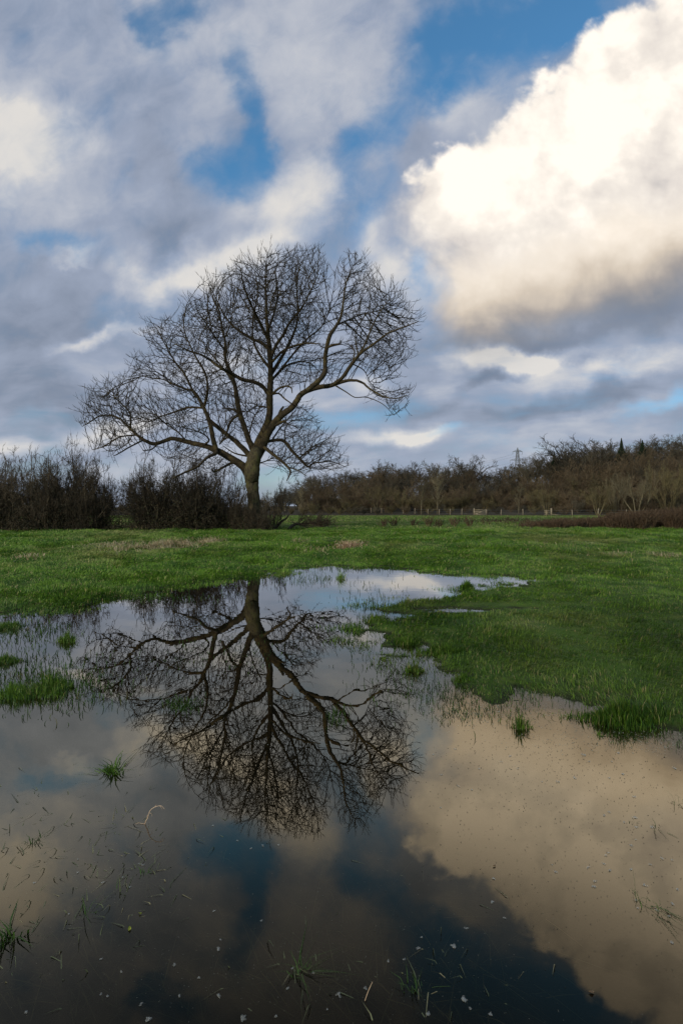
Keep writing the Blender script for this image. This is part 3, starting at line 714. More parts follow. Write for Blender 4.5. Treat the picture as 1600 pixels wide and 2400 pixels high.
def meadow():
    rg = np.random.default_rng(21); Bs = []; Bf = []
    strips = [(y, y*1.07) for y in 2.4*1.07**np.arange(36)]
    for y0, y1 in strips:
        ww = .0036+.00074*y0; dens = min(6000, 20/(ww*(1+.02*y0))*1.0); hh = .060+.0012*y0
        x, y = scatter(y0, y1, dens, rg); d = land_d(x, y)
        z = hgt(x, y, d); n1 = fbm(x*2.2, y*2.2, 3); n2 = fbm(x*.6+50, y*.6, 3)
        pr = np.where(z > -.004, 1.0, 0)*sstep(z+(n1-.5)*.03, -.012, .010)*np.clip(.45+1.2*n1, 0, 1)
        em = (z <= -.004) & (z > -.10); pr = np.where(em, .55*sstep(n1, .36, .66)*sstep(z, -.055, .0)**1.5, pr)
        k = rg.random(len(x)) < pr
        x, y, z, n1, n2, d = x[k], y[k], z[k], n1[k], n2[k], d[k]
        h = hh*rg.uniform(.40, 1.3, len(x))*(.05+1.9*n1)*(.55+.9*n2); h = np.where(z < .01, h*.6+.012-z*.8, h)
        h *= np.where(np.hypot(x-HOLE[0], (y-HOLE[1])*2) < 1.0, .4, 1)
        B = blades(x, y, z-.008, h, ww*rg.uniform(.6, 1.3, len(x)), 1.3, rg, .6)
        (Bs if y1 < 8 else Bf).append(B)
    tag(blade_ob('grass', cat_blades(Bs), M['grass']), 'short tufted green grass covering the near bank of the flood', 'grass', kind='stuff')
    tag(blade_ob('meadow_grass', cat_blades(Bf), M['grass']), 'green meadow grass between the flood and the hedge', 'grass', kind='stuff')
    # the pasture beyond the tree, thinner and coarser blades
    Bs = []
    for y0, y1, dens, hh, ww in ((27,45,55,.13,.05),(45,100,9,.16,.12)):
        x, y = scatter(y0, y1, dens, rg, 4); z = hgt(x, y, np.full(len(x), 9.))
        Bs.append(blades(x, y, z-.02, hh*rg.uniform(.4, 1.3, len(x)), ww*rg.uniform(.6, 1.3, len(x)), .8, rg))
    tag(blade_ob('pasture_grass', cat_blades(Bs), M['grass_far']), 'rough pale green pasture beyond the tree', 'grass', kind='stuff')
meadow()
def tuft(name, label, c, rad, n, h, mat, zc=None, group=None, cat='grass tuft', lean=.6, w=.006, seed=0, px=True, fl=True, wind=.35):
    """a clump of blades rooted round c (display px, or metres)"""
    rg = np.random.default_rng(seed+100); p = dpt(*c) if px else np.array(c)
    aa = rg.uniform(0, 6.283, n); qq = rg.random(n)**.62*(.85+.22*np.sin(aa*3+seed)+.12*np.sin(aa*7+seed*2))*np.where(rg.random(n) < .12, 1.45, 1); x = p[0]+np.cos(aa)*qq*rad[0]*.8; y = p[1]+np.sin(aa)*qq*rad[1]*.8
    z = hgt(x, y); z = np.maximum(z, -.05) if zc is None else np.full(n, zc)
    r = np.hypot((x-p[0])/rad[0], (y-p[1])/rad[1])
    hh = h*rg.uniform(.3, 1.25, n)*(.35+1.3*fbm(x*7, y*7, 2))*np.clip(1.2-.75*r*1.2, .3, 1.15)+np.maximum(0, -z)*.8
    ob = blade_ob(name, blades(x, y, z-.005, hh, w*rg.uniform(.6, 1.3, n), lean, rg, wind), mat, loc=(p[0], p[1], 0))
    ob.location = (p[0], p[1], 0); return tag(ob, label, cat, group)
TUFTS = [((1430,1655),(.55,.20),2600,.125,'wide thick grass clump standing in the water at the right edge, below the bank'),
 ((1195,1672),(.12,.05),150,.10,'small lone grass tuft in the cloud reflection, left of the wide clump'),
 ((55,1598),(.42,.16),1150,.14,'bushiest green grass island near the left edge of the flood'),
 ((120,1580),(.26,.14),900,.11,'thin grass island just right of the bushy one at the left edge'),
 ((152,1474),(.17,.12),380,.13,'small rounded grass tuft alone in the water at the left, above the bushy island'),
 ((20,1442),(.26,.20),900,.13,'grass tuft at the left edge nearest the far bank'),
 ((15,1520),(.20,.12),900,.10,'sparse grass tuft at the left edge midway between two thicker ones'),
 ((1062,1567),(.14,.06),260,.11,'small grass tuft in the water just off the right bank'),
 ((950,1542),(.16,.07),260,.12,'small grass tuft in the water beside the tip of the right bank'),
 ((935,1478),(.25,.16),1000,.11,'thick grass tuft on the tip of the right bank'),
 ((1015,1500),(.42,.22),1500,.125,'tall bright grass clump on the left end of the right bank'),
 ((1072,1351),(.20,.12),700,.20,'grass tuft in the narrow far arm of the flood'),
 ((782,1330),(.14,.12),60,.28,'dark sprig of stems standing in the far water right of the trunk reflection'),
 ((25,2150),(.075,.06),150,.10,'drowned grass tuft at the lower left edge of the picture'),
 ((260,1775),(.08,.05),70,.12,'bent grass leaves lying on the dark water left of the crown reflection')]
for i, (c, r, n, h, lab) in enumerate(TUFTS):
    tuft('grass_tuft', lab, c, r, n, h, M['grass' if c[1] < 2000 else 'wet_grass'], seed=i, lean=2.2 if 'lying' in lab or 'drowned' in lab else .65, w=.0065 if c[1] > 1400 else .012, zc=-.01 if 'lying' in lab else None)
# sparse emergent stems and drowned grass in the shallows
def shallows():
    rg = np.random.default_rng(31)
    Bs = []
    for cx, cy, rx, ry, n, h in ((110,1570,170,60,900,.07),(60,1450,120,30,500,.07),(1000,1590,130,40,500,.05),(90,1540,130,110,420,.07),(420,1620,45,20,240,.05),(775,1650,28,28,160,.05),(1060,1640,90,22,260,.04),(930,1500,120,110,500,.08),(700,1330,120,14,200,.13),(850,1400,80,70,260,.09),(480,1500,160,60,240,.04),(1130,1610,170,45,420,.06),(820,1305,90,7,300,.12),(340,1372,160,14,300,.08),(560,1490,200,70,160,.03)):
        x = []; 
        px = rg.normal(cx, rx*.5, n); py = rg.normal(cy, ry*.5, n); py = np.maximum(py, 1296)
        P = np.array([dpt(a, b) for a, b in zip(px, py)]); z = hgt(P[:, 0], P[:, 1]); k = (z < .01)
        D = P[k, 1]; Bs.append(blades(P[k, 0], D, np.full(k.sum(), -.01), h*rg.uniform(.3, 1.3, k.sum()), .0035+.0006*D, .8, rg, .3))
    tag(blade_ob('emergent_grass', cat_blades(Bs), M['wet_grass']), 'thin scattered grass blades poking out of the flood water', 'grass', kind='stuff')
    Bs = []
    for cx, cy, rx, ry, n, h, z0 in ((120,1900,200,120,260,.11,-.02),(80,2010,240,160,700,.11,-.03),(330,1990,90,60,150,.10,-.02),(180,2080,260,120,220,.12,-.04),(680,2230,130,70,150,.11,-.03),(1000,2250,190,90,200,.11,-.03),(480,1930,160,40,90,.12,-.05),(60,2220,160,120,150,.12,-.04),(900,2120,250,120,60,.10,-.04),(300,1890,120,25,60,.12,-.02),(270,2250,260,90,120,.10,-.05)):
        px = rg.normal(cx, rx*.6, n); py = rg.normal(cy, ry*.6, n); py = np.clip(py, 1760, 2450)
        P = np.array([dpt(a, b) for a, b in zip(px, py)])
        Bs.append(blades(P[:, 0], P[:, 1], np.full(n, z0*.3)+rg.normal(0, .004, n)-.008, h*rg.uniform(.3, 1.3, n)*.5, np.full(n, .0042), 4.5, rg, .25))
    tag(blade_ob('drowned_grass', cat_blades(Bs), M['drowned_grass']), 'flattened pale grass lying under the shallow dark water', 'grass', kind='stuff')
shallows()
# dry straw patches
def straw(name, label, spots, mat, h, w, lean, seed, z=None):
    rg = np.random.default_rng(seed); Bs = []
    for cx, cy, rx, ry, n in spots:
        D0 = F*(HC-.35)/(cy*1.0204-YH)
        for _ in range(3): D0 = F*(HC-float(hgt(np.array([(cx*1.0204-800)/F*D0]), np.array([D0]))[0]))/(cy*1.0204-YH)
        X0 = (cx*1.0204-800)/F*D0; k = D0/F*1.0204
        x = X0+rg.normal(0, .5, n)*rx*k; y = D0+rg.normal(0, .5, n)*ry*k*D0/1.2
        zz = hgt(x, y)
        c = fbm(x*3, y*3, 2); m = (c > .42) | (name == 'rust_heap'); x, y, zz = x[m], y[m], zz[m]
        Bs.append(blades(x, y, zz, h*rg.uniform(.4, 1.3, len(x)), w*rg.uniform(.6, 1.3, len(x)), lean, rg, .3))
    return tag(blade_ob(name, cat_blades(Bs), M[mat]), label, 'grass', kind='stuff')
straw('straw_grass', 'pale dead grass lying in streaks on the meadow left of the trunk', [(400,1248,75,7,2000),(470,1246,40,5,800),(320,1262,45,6,1100),(260,1258,60,4,400),(1530,1280,40,3,220),(1420,1276,60,3,160),(690,1268,40,3,140),(720,1250,45,3,140),(60,1285,50,4,120),(1300,1262,120,5,160)], 'straw_blade', .20, .014, 1.6, 5)
straw('verge_grass', 'dry tan grass along the foot of the left hedge', [(20,1213,60,2,500),(70,1216,70,2,500),(190,1213,60,2,500),(260,1215,60,3,500),(350,1216,30,2.5,450),(425,1215,20,4,260),(600,1212,22,3,120)], 'straw_blade', .30, .02, .7, 6)
straw('rust_heap', 'rust brown heap of dead fern lying on the grass behind the water', [(803,1274,34,3.0,1100)], 'rust_blade', .13, .02, 1.5, 7)
bpy.data.objects['rust_heap'].pop('kind'); bpy.data.objects['rust_heap']['category'] = 'dead fern'; bpy.data.objects['rust_heap'].name = 'dead_fern'

# ------------------------------------------------------------------ bare shrubs and trees, level by level
def grow(seed, stems, levels, H=1.0, k0=5):
    """stems: (pos, dir, length, radius) arrays; levels: list of dict(n, ang, ratio, rr, seg, up, wob, t0). Returns sticks and a level index."""
    rg = np.random.default_rng(seed); P, D, L, Rr = [np.asarray(a, float) for a in stems]
    S0, S1, A0, A1, LV = [], [], [], [], []
    for li, lv in enumerate(levels):
        sg = lv.get('seg', 4); p = P.copy(); d = D.copy(); pts = [p]; ds = [d]; tap = lv.get('tap', .55)
        for k in range(sg):
            d = d+rg.normal(0, lv.get('wob', .12), d.shape)+lv.get('up', .05)*np.array([0, 0, 1.]); d /= np.linalg.norm(d, axis=1, keepdims=True)
            q = p+d*(L/sg)[:, None]
            S0.append(p); S1.append(q); A0.append(Rr*(1-tap*k/sg)); A1.append(Rr*(1-tap*(k+1)/sg)); LV.append(np.full(len(p), li)); p = q; pts.append(p); ds.append(d)
        if li == len(levels)-1: break
        nx = levels[li+1]; n = nx['n']; pts = np.array(pts); ds = np.array(ds)
        i = np.repeat(np.arange(len(P)), n); t = rg.uniform(lv.get('t0', .25), 1, len(i))*sg
        lo = np.minimum(t.astype(int), sg-1); fr = (t-lo)[:, None]
        base = pts[lo, i]*(1-fr)+pts[lo+1, i]*fr; dr = ds[np.minimum(lo+1, sg), i]
        w = rg.normal(0, 1, dr.shape); w -= (w*dr).sum(1, keepdims=True)*dr; w /= np.linalg.norm(w, axis=1, keepdims=True)
        a = R(nx['ang'])*rg.uniform(.6, 1.3, len(i)); dd = dr*np.cos(a)[:, None]+w*np.sin(a)[:, None]
        P = base; D = dd; L = L[i]*nx['ratio']*rg.uniform(.6, 1.25, len(i))*(1-.35*(t/sg)*nx.get('cone', .6)); Rr = np.maximum(Rr[i]*nx['rr']*(1-.3*t/sg), nx.get('rmin', .006))
    S0, S1, A0, A1, LV = map(np.concatenate, (S0, S1, A0, A1, LV))
    m = S0[:, 2] > -.02
    return S0[m], S1[m], A0[m], A1[m], LV[m]
def fan(n, spread, L, r, seed, foot=.3):
    rg = np.random.default_rng(seed); a = rg.uniform(0, 6.283, n); t = np.sqrt(rg.random(n))*R(spread)
    d = np.stack([np.cos(a)*np.sin(t), np.sin(a)*np.sin(t), np.cos(t)], 1); p = np.stack([np.cos(a)*foot*rg.random(n), np.sin(a)*foot*rg.random(n), np.zeros(n)], 1)
    return p, d, L*rg.uniform(.65, 1.1, n)*np.cos(t)**.3, r*rg.uniform(.6, 1.2, n)
def stick_mesh(name, S, mat, parent=None, k=3, mask=None):
    S0, S1, A0, A1, LV = S
    if mask is not None: S0, S1, A0, A1, LV = S0[mask], S1[mask], A0[mask], A1[mask], LV[mask]
    V, Fq = seg_mesh(S0, S1, A0, A1, k)
    return mesh_ob(name, V, [Fq], M[mat], parent, rnd=np.repeat(RNG.random(len(S0)), 2*k))
def norm_h(S, H, W=None):                  # scale sticks to the height H (and half-width W)
    S0, S1, A0, A1, LV = S; top = np.percentile(S1[:, 2], 99.7); s = H/top
    sw = s if W is None else W/np.percentile(np.hypot(S1[:, 0], S1[:, 1]), 97)
    k = np.array([sw, sw, s]); return S0*k, S1*k, A0, A1, LV
FINE = dict(n=4, ang=42, ratio=.5, rr=.6, seg=2, up=.10, wob=.16)
# hedge shrubs: thicket with dark dense foot
def make_hawthorn(seed, H, W, stems=26, mat='hedge_twig', leafy=900, spread=42):
    S = grow(seed, fan(stems, spread, H*.95, .030, seed, W*.35), [dict(seg=6, wob=.19, up=-.02, t0=.15), dict(n=11, ang=55, ratio=.36, rr=.5, seg=4, up=.02, wob=.22, t0=.1), dict(n=6, ang=52, ratio=.50, rr=.6, seg=3, up=.02, wob=.24, rmin=.0075), dict(n=4, ang=45, ratio=.55, rr=.7, seg=2, up=.08, wob=.2, rmin=.0055)])
    S = norm_h(S, H, W)
    root = empty('hedge_shrub', (0, 0, 0))
    stick_mesh('stems', S, mat, root, 4, S[4] == 0); stick_mesh('twigs', S, mat, root, 3, S[4] > 0)
    # undergrowth: brambles and last dead leaves in the lower half
    rg = np.random.default_rng(seed+5); n = leafy*3
    z = np.minimum(np.abs(rg.normal(0, .27, n)), .66*rg.random(n)**.5)*H; a = rg.uniform(0, 6.283, n); r = W*np.sqrt(rg.random(n))*1.05*(1-.35*z/H)
    c = np.stack([np.cos(a)*r, np.sin(a)*r, z], 1); u = rg.normal(0, 1, (n, 3)); u /= np.linalg.norm(u, axis=1, keepdims=True)
    v = np.cross(u, rg.normal(0, 1, (n, 3))); v /= np.linalg.norm(v, axis=1, keepdims=True); s = rg.uniform(.02, .05, n)[:, None]
    V = np.stack([c-u*s, c+v*s*.45, c+u*s, c-v*s*.45], 1).reshape(-1, 3)
    mesh_ob('undergrowth', V, [np.arange(n*4).reshape(-1, 4)], M['hedge_low'], root, rnd=np.repeat(rg.random(n), 4))
    return root
def put(o, px, D, H=None, rz=None, z=None, label=None, cat=None, group=None, sc=None):
    """stand a thing at display column px and distance D"""
    x = (px*1.0204-800)/F*D
    zz = float(hgt(np.array([x]), np.array([D]))[0]) if z is None else z
    o.location = (x, D, zz-.03)
    if rz is not None: o.rotation_euler = (0, 0, rz)
    if sc is not None: o.scale = sc
    tag(o, label, cat, group); return o
def top_z(py, D): return HC+(YH-py*1.0204)/F*D
HH = [make_hawthorn(s, 4.0, w, st, leafy=lf, spread=sp) for s, w, st, lf, sp in ((1,1.9,34,1300,50),(2,1.7,30,1100,44),(3,2.1,32,1200,58),(4,1.1,12,40,42))]
used = set()
HEDGE = [(-40,26.5,1052,0,1.1,'dark leafless hedge shrub cut by the left edge of the picture'),(18,25.6,1060,1,1.0,'dark hedge shrub, first full one from the left edge'),(66,26.6,1050,2,1.0,'tall tangled hedge shrub second from the left edge'),(112,25.4,1046,0,.95,'tall dense hedge shrub in the middle of the left thicket'),
 (155,26.3,1040,1,1.0,'tallest spiky hedge shrub of the left thicket'),(198,25.5,1052,0,.95,'bushy hedge shrub with upright twigs right of the tallest one'),(228,26.2,1080,1,.66,'low sloping hedge shrub at the right end of the left thicket'),
 (330,26.8,1074,1,.70,'thorny shrub just right of the gap in the hedge'),(362,25.8,1042,2,1.05,'broad arching shrub under the tip of the lowest limb'),(408,26.6,1036,2,1.0,'dense dark shrub under the lowest limb of the big tree'),(448,25.7,1044,0,.9,'dark rounded shrub between the lowest limb and the trunk'),
 (486,26.8,1074,1,.75,'small shrub sloping down towards the trunk'),(538,25.9,1082,3,.9,'airy upright shrub close to the left side of the trunk'),(512,26.6,1130,0,.55,'low bush left of the airy upright shrub'),(560,25.3,1140,1,.45,'low thorn bush against the left foot of the trunk'),(590,25.1,1165,0,.42,'ivy dark bush wrapping the foot of the trunk'),(612,25.6,1140,3,.55,'wispy bush on the right side of the trunk foot'),(628,26.4,1106,3,.5,'thin sapling leaning right beside the trunk')]
for i, (px, D, top, v, ws, lab) in enumerate(HEDGE):
    o = HH[v] if v not in used else copy_tree(HH[v]); used.add(v)
    zg = float(hgt(np.array([(px*1.0204-800)/F*D]), np.array([D]))[0]); s = (top_z(top, D)-zg)/4.0
    put(o, px, D, rz=i*1.7, label=lab, cat='shrub', group='hedge along the meadow', sc=(ws*1.05, ws*1.05, s*1.13))
    if 'sapling' in lab: o.name = 'sapling'; o.rotation_euler = (0, .18, 1.0)

# ------------------------------------------------------------------ the wood on the rise
def wood_tree(name, seed, kind):
    if kind == 'oak':
        S = grow(seed, (np.zeros((1, 3)), [[0, 0, 1.]], [4.5], [.28]), [dict(seg=5, wob=.06, t0=.45, tap=.35), dict(n=9, ang=62, ratio=1.0, rr=.5, seg=5, up=.14, wob=.16, cone=.2, t0=.2), dict(n=8, ang=48, ratio=.5, rr=.5, seg=4, up=.08, wob=.2, t0=.15), dict(n=7, ang=45, ratio=.5, rr=.55, seg=3, up=.06, wob=.2, rmin=.022), dict(n=6, ang=45, ratio=.55, rr=.7, seg=2, up=.1, wob=.2, rmin=.013)]); W = 4.6; H = 8.5
    elif kind == 'brush':
        S = grow(seed, fan(16, 40, 6, .06, seed, .8), [dict(seg=5, wob=.08, up=.08, t0=.12), dict(n=10, ang=34, ratio=.45, rr=.5, seg=3, up=.12, wob=.12, rmin=.026, t0=.15), dict(n=6, ang=34, ratio=.5, rr=.6, seg=2, up=.14, wob=.14, rmin=.019), dict(n=5, ang=34, ratio=.6, rr=.7, seg=2, up=.14, wob=.14, rmin=.014)]); W = 3.2; H = 6.0
    elif kind == 'slim':
        S = grow(seed, (np.zeros((1, 3)), [[0, 0, 1.]], [8], [.13]), [dict(seg=7, wob=.05, t0=.22, tap=.8), dict(n=26, ang=42, ratio=.42, rr=.4, seg=4, up=.14, wob=.12, cone=1.6, rmin=.03), dict(n=8, ang=38, ratio=.42, rr=.5, seg=3, up=.12, wob=.15, rmin=.02), dict(n=5, ang=40, ratio=.5, rr=.6, seg=2, up=.1, wob=.15, rmin=.013)]); W = 2.6; H = 9.0
    elif kind == 'lean':
        S = grow(seed, fan(6, 50, 8, .11, seed, .6), [dict(seg=6, wob=.08, t0=.3, tap=.7), dict(n=10, ang=36, ratio=.42, rr=.4, seg=4, up=.14, wob=.12, rmin=.03), dict(n=7, ang=38, ratio=.45, rr=.5, seg=3, up=.12, wob=.15, rmin=.02), dict(n=4, ang=40, ratio=.5, rr=.6, seg=2, up=.1, wob=.15, rmin=.013)]); W = 4; H = 8.5
    return norm_h(S, H, W), H
WOODV = {}
def wood_variant(kind, mat, seed, parts=False):
    S, H = wood_tree(kind, seed, kind)
    nm = {'oak': 'oak_tree', 'brush': 'woodland_tree', 'slim': 'slender_tree', 'lean': 'spreading_tree'}[kind]
    if parts:
        o = empty(nm); stick_mesh('trunk', S, mat, o, 5, S[4] == 0); stick_mesh('crown', S, mat, o, 3, S[4] > 0)
    else: o = stick_mesh(nm, S, mat)
    return [o, H, False]
V_ = dict(oakA=wood_variant('oak','oak_twig',11), oakB=wood_variant('oak','oak_twig',12), oakC=wood_variant('oak','oak_twig',13),
          brA=wood_variant('brush','brown_twig',21), brB=wood_variant('brush','brown_twig',22), brC=wood_variant('brush','olive_twig',23), brD=wood_variant('brush','oak_twig',26),
          slA=wood_variant('slim','brown_twig',24), slB=wood_variant('slim','olive_twig',25),
          pslim=wood_variant('slim','pale_twig',31,True), plean=wood_variant('lean','pale_twig',32,True), poak=wood_variant('oak','oak_twig',33,True), olean=wood_variant('lean','olive_twig',34,True))
def plant(v, px, D, top, wide=1.0, label=None, cat='tree', group=None, rz=None, rg=random):
    rec = V_[v]; o = rec[0] if not rec[2] else copy_tree(rec[0]); rec[2] = True
    x = (px*1.0204-800)/F*D; zg = float(hgt(np.array([x]), np.array([D]))[0])
    s = max(.25, (top_z(top, D)-zg)/rec[1]*1.03)
    return put(o, px, D, rz=rg.uniform(0, 6.28) if rz is None else rz, label=label, cat=cat, group=group, sc=(s*wide, s*wide, s))
SKYX = [-60, 560, 610, 640, 665, 700, 735, 800, 860, 920, 960, 1000, 1070, 1120, 1160, 1210, 1260, 1310, 1360, 1420, 1480, 1568, 1640]
SKYY = [1152, 1150, 1138, 1122, 1132, 1096, 1090, 1084, 1072, 1064, 1078, 1072, 1062, 1084, 1072, 1062, 1046, 1024, 1018, 1026, 1018, 1002, 996]
rw = random.Random(4)
def sky_at(x): return float(np.interp(x, SKYX, SKYY))
G1, G2, G3 = 'brown bare trees massed on the wooded rise', 'trees along the skyline of the wood', 'scrub along the foot of the wood'
for D, frac, step, kinds, grp, lab, jit in (
    (185, 1.04, 20, ('oakA','oakB','oakC'), G2, 'bare round-crowned tree in the row along the skyline of the wood', 7),
    (165, .90, 22, ('brA','oakB','slA','brD'), G1, 'reddish brown leafless tree in the packed wood on the rise', 6),
    (150, .74, 22, ('brA','brB','slA','brD'), G1, 'reddish brown leafless tree in the packed wood on the rise', 8),
    (136, .56, 23, ('brB','brA','slB','brC'), G1, 'reddish brown leafless tree in the packed wood on the rise', 8),
    (124, .40, 24, ('brC','brB','brA','brC'), G3, 'low olive brown thicket tree at the foot of the wood behind the fence', 8),
    (114, .22, 26, ('brC','brD','brB'), G3, 'low olive brown thicket tree at the foot of the wood behind the fence', 8)):
    x = 690 if D > 130 else 640
    while x < 1640:
        px = x+rw.uniform(-6, 6); Dd = D+rw.uniform(-5, 5)
        if px > 1150: Dd -= (px-1150)/450*D*.14
        y1 = sky_at(px); top = 1180-(1180-y1)*frac+rw.uniform(-jit*.4, jit)
        if not (D < 130 and 1185 < px < 1235 and False): plant(rw.choice(kinds), px, Dd, min(top, 1172), rw.uniform(.9, 1.25)*(1.15 if frac < .6 else .95), lab, 'tree', grp, rg=rw)
        x += step*rw.uniform(.75, 1.25)
for x in range(585, 720, 13):
    plant(rw.choice(('brC','brD')), x+rw.uniform(-4, 4), 150+rw.uniform(-8, 8), 1160+rw.uniform(-8, 6), 1.3, 'low scrub bush filling the gap between the big tree and the wood', 'shrub', 'scrub left of the wood', rg=rw)
for x in range(-60, 700, 24):              # distant hedgerow behind the left-hand hedge
    px = x+rw.uniform(-8, 8); plant(rw.choice(('brD','brA','oakB')), px, 190+rw.uniform(-15, 15), sky_at(px)+rw.uniform(-3, 8), 1.6, 'small dark tree in the distant hedgerow seen through and beyond the near hedge', 'tree', 'distant hedgerow', rg=rw)
# the ones that stand out
for v, px, D, top, wide, lab in (
    ('poak',1070,172,1045,1.0,'gnarled oak standing highest on the skyline left of the pylon'),('poak',928,172,1060,1.15,'broad round oak on the skyline in the middle of the wood'),('poak',1000,176,1062,.9,'rounded oak on the skyline just left of the gnarled oak'),
    ('poak',735,150,1090,1.0,'dark oak at the left end of the wood'),('poak',655,165,1120,1.2,'small oak standing apart left of the wood'),('poak',1300,150,1013,1.25,'wide bare oak on the skyline right of the pylon'),('poak',1380,152,1009,1.2,'lacy bare oak on the skyline beside the first conifer'),('poak',1222,160,1052,.8,'small bare oak on the skyline close beside the pylon'),
    ('pslim',967,108,1098,1.0,'pale slender tree in front of the wood, above the fence'),('pslim',1004,110,1088,.9,'taller pale slender tree right of the first pale one'),('pslim',690,118,1118,.8,'pale birch-like tree left of the wood'),('pslim',1190,112,1110,.8,'pale thin tree in front of the wood below the pylon'),
    ('olean',1372,98,1112,.9,'pale fan-shaped tree in front of the wood at the right'),('plean',1462,100,1080,1.0,'pale leaning many-stemmed tree near the right edge'),('olean',1530,98,1060,.8,'tall pale tree nearest the right edge'),('plean',1415,106,1095,.7,'pale leaning tree between the fan-shaped tree and the many-stemmed one'),('olean',1255,108,1120,.8,'lichen-pale low tree left of the wooden stile'),('olean',865,114,1112,1.1,'wide olive brown tree in front of the wood left of the slender trees')):
    plant(v, px, D, top, wide, lab, rg=rw)
# conifers on the skyline
def conifer(seed):
    rg = np.random.default_rng(seed); root = empty('conifer_tree'); g = Geo(); g.tube([[0, 0, 0], [0, 0, 5], [0, 0, 9]], [.2, .12, .02], 6); g.build('trunk', M['oak_twig'], root)
    z = rg.uniform(1.5, 9, 3600); rr = (1-(z-.6)/8.6)*2.9*(.78+.22*np.sin(z*3.1)); a = rg.uniform(0, 6.28, len(z)); q = np.sqrt(rg.random(len(z)))
    rr = rr*(.35+.65*np.clip((9.0-z)/3.2, 0, 1)); c = np.stack([np.cos(a)*rr*q, np.sin(a)*rr*q, z-q*rr*.35], 1); d = np.stack([np.cos(a), np.sin(a), -.3+rg.normal(0, .3, len(z))], 1)
    V, Fq = seg_mesh(c, c+d*rg.uniform(.15, .4, len(z))[:, None]*np.clip((9.3-z)/3, .15, 1)[:, None], np.full(len(z), .06), np.full(len(z), .012), 3); mesh_ob('crown', V, [Fq], M['conifer'], root, rnd=np.repeat(rg.random(len(z)), 6)); return root
cf = conifer(3)
for i, (px, D, top, wd, lab) in enumerate(((1426, 152, 1006, .9, 'dark pointed conifer on the skyline of the wood'), (1474, 150, 1011, 1.2, 'dark flat-topped conifer on the skyline nearer the right edge'), (1272, 156, 1036, .8, 'small dark conifer on the skyline just right of the pylon'))):
    o = cf if i == 0 else copy_tree(cf); x = (px*1.0204-800)/F*D; zg = float(hgt(np.array([x]), np.array([D]))[0]); s = (top_z(top, D)-zg)/9.0
    put(o, px, D, rz=i*2., label=lab, cat='tree', sc=(s*wd, s*wd, s))

# ------------------------------------------------------------------ brown bank, docks, fallen bough
def stems_patch(name, label, spots, mat, seed, cat, kind=None, group=None):
    """spots: (display px, distance, height, half-width m, stems)"""
    rg = np.random.default_rng(seed); A = [[] for _ in range(5)]
    x0 = None
    for px, D, h, w, n in spots:
        x = (px*1.0204-800)/F*D
        if x0 is None: x0 = np.array([x, D, 0])
        p, d, L, r = fan(n, 26, h, .0075+.0002*D, int(rg.integers(1e6)), w)
        S = grow(int(rg.integers(1e6)), (p, d, L, r), [dict(seg=3, wob=.16, up=.02, t0=.35, tap=.5), dict(n=5, ang=34, ratio=.32, rr=.9, seg=2, up=.1, wob=.2, rmin=.007+.00015*D, cone=.3)])
        b = np.array([x, D, 0]); zg = hgt(p[:, 0]+x, p[:, 1]+D).mean()
        S = (S[0]+b+[0, 0, zg-.03], S[1]+b+[0, 0, zg-.03], *S[2:])
        for a, q in zip(A, S): a.append(q)
    S = [np.concatenate(a) for a in A]; S[0] = S[0]-x0; S[1] = S[1]-x0
    o = stick_mesh(name, tuple(S), mat); o.location = tuple(x0); return tag(o, label, cat, group, kind)
rg_ = random.Random(9)
sp = []
for k in range(150):
    t = rg_.random(); px = 1200+t*440; D = 27.5+rg_.random()*7; sp.append((px, D, (.32+.92*t)*rg_.uniform(.7, 1.15), .5, int(26+60*t)))
for k in range(26): sp.append((rg_.uniform(1040, 1230), rg_.uniform(34, 48), rg_.uniform(.25, .5), .6, 9))
stems_patch('bramble_bank', 'brown tangle of dead stems and brambles along the meadow edge at the right', sp, 'reed_brown', 3, 'brambles', 'stuff')
for i, (px, D, h, lab) in enumerate(((882,30,.52,'brown dead dock clump, leftmost of those right of the tree'),(905,31,.62,'brown dead dock clump second from the left beyond the meadow'),(948,33,.50,'small brown dock clump left of the tallest dock stems'),(984,31,.72,'tallest brown dock stems right of the tree'),(1006,30,.60,'brown dock clump right of the tallest dock stems'),(1042,31,.66,'brown dock clump below the wooden gate'),(1078,30,.62,'dark leaning dock stems right below the wooden gate'))):
    stems_patch('dock_plant', lab, [(px, D, h, .16, 22)], 'reed_brown', 40+i, 'dock')
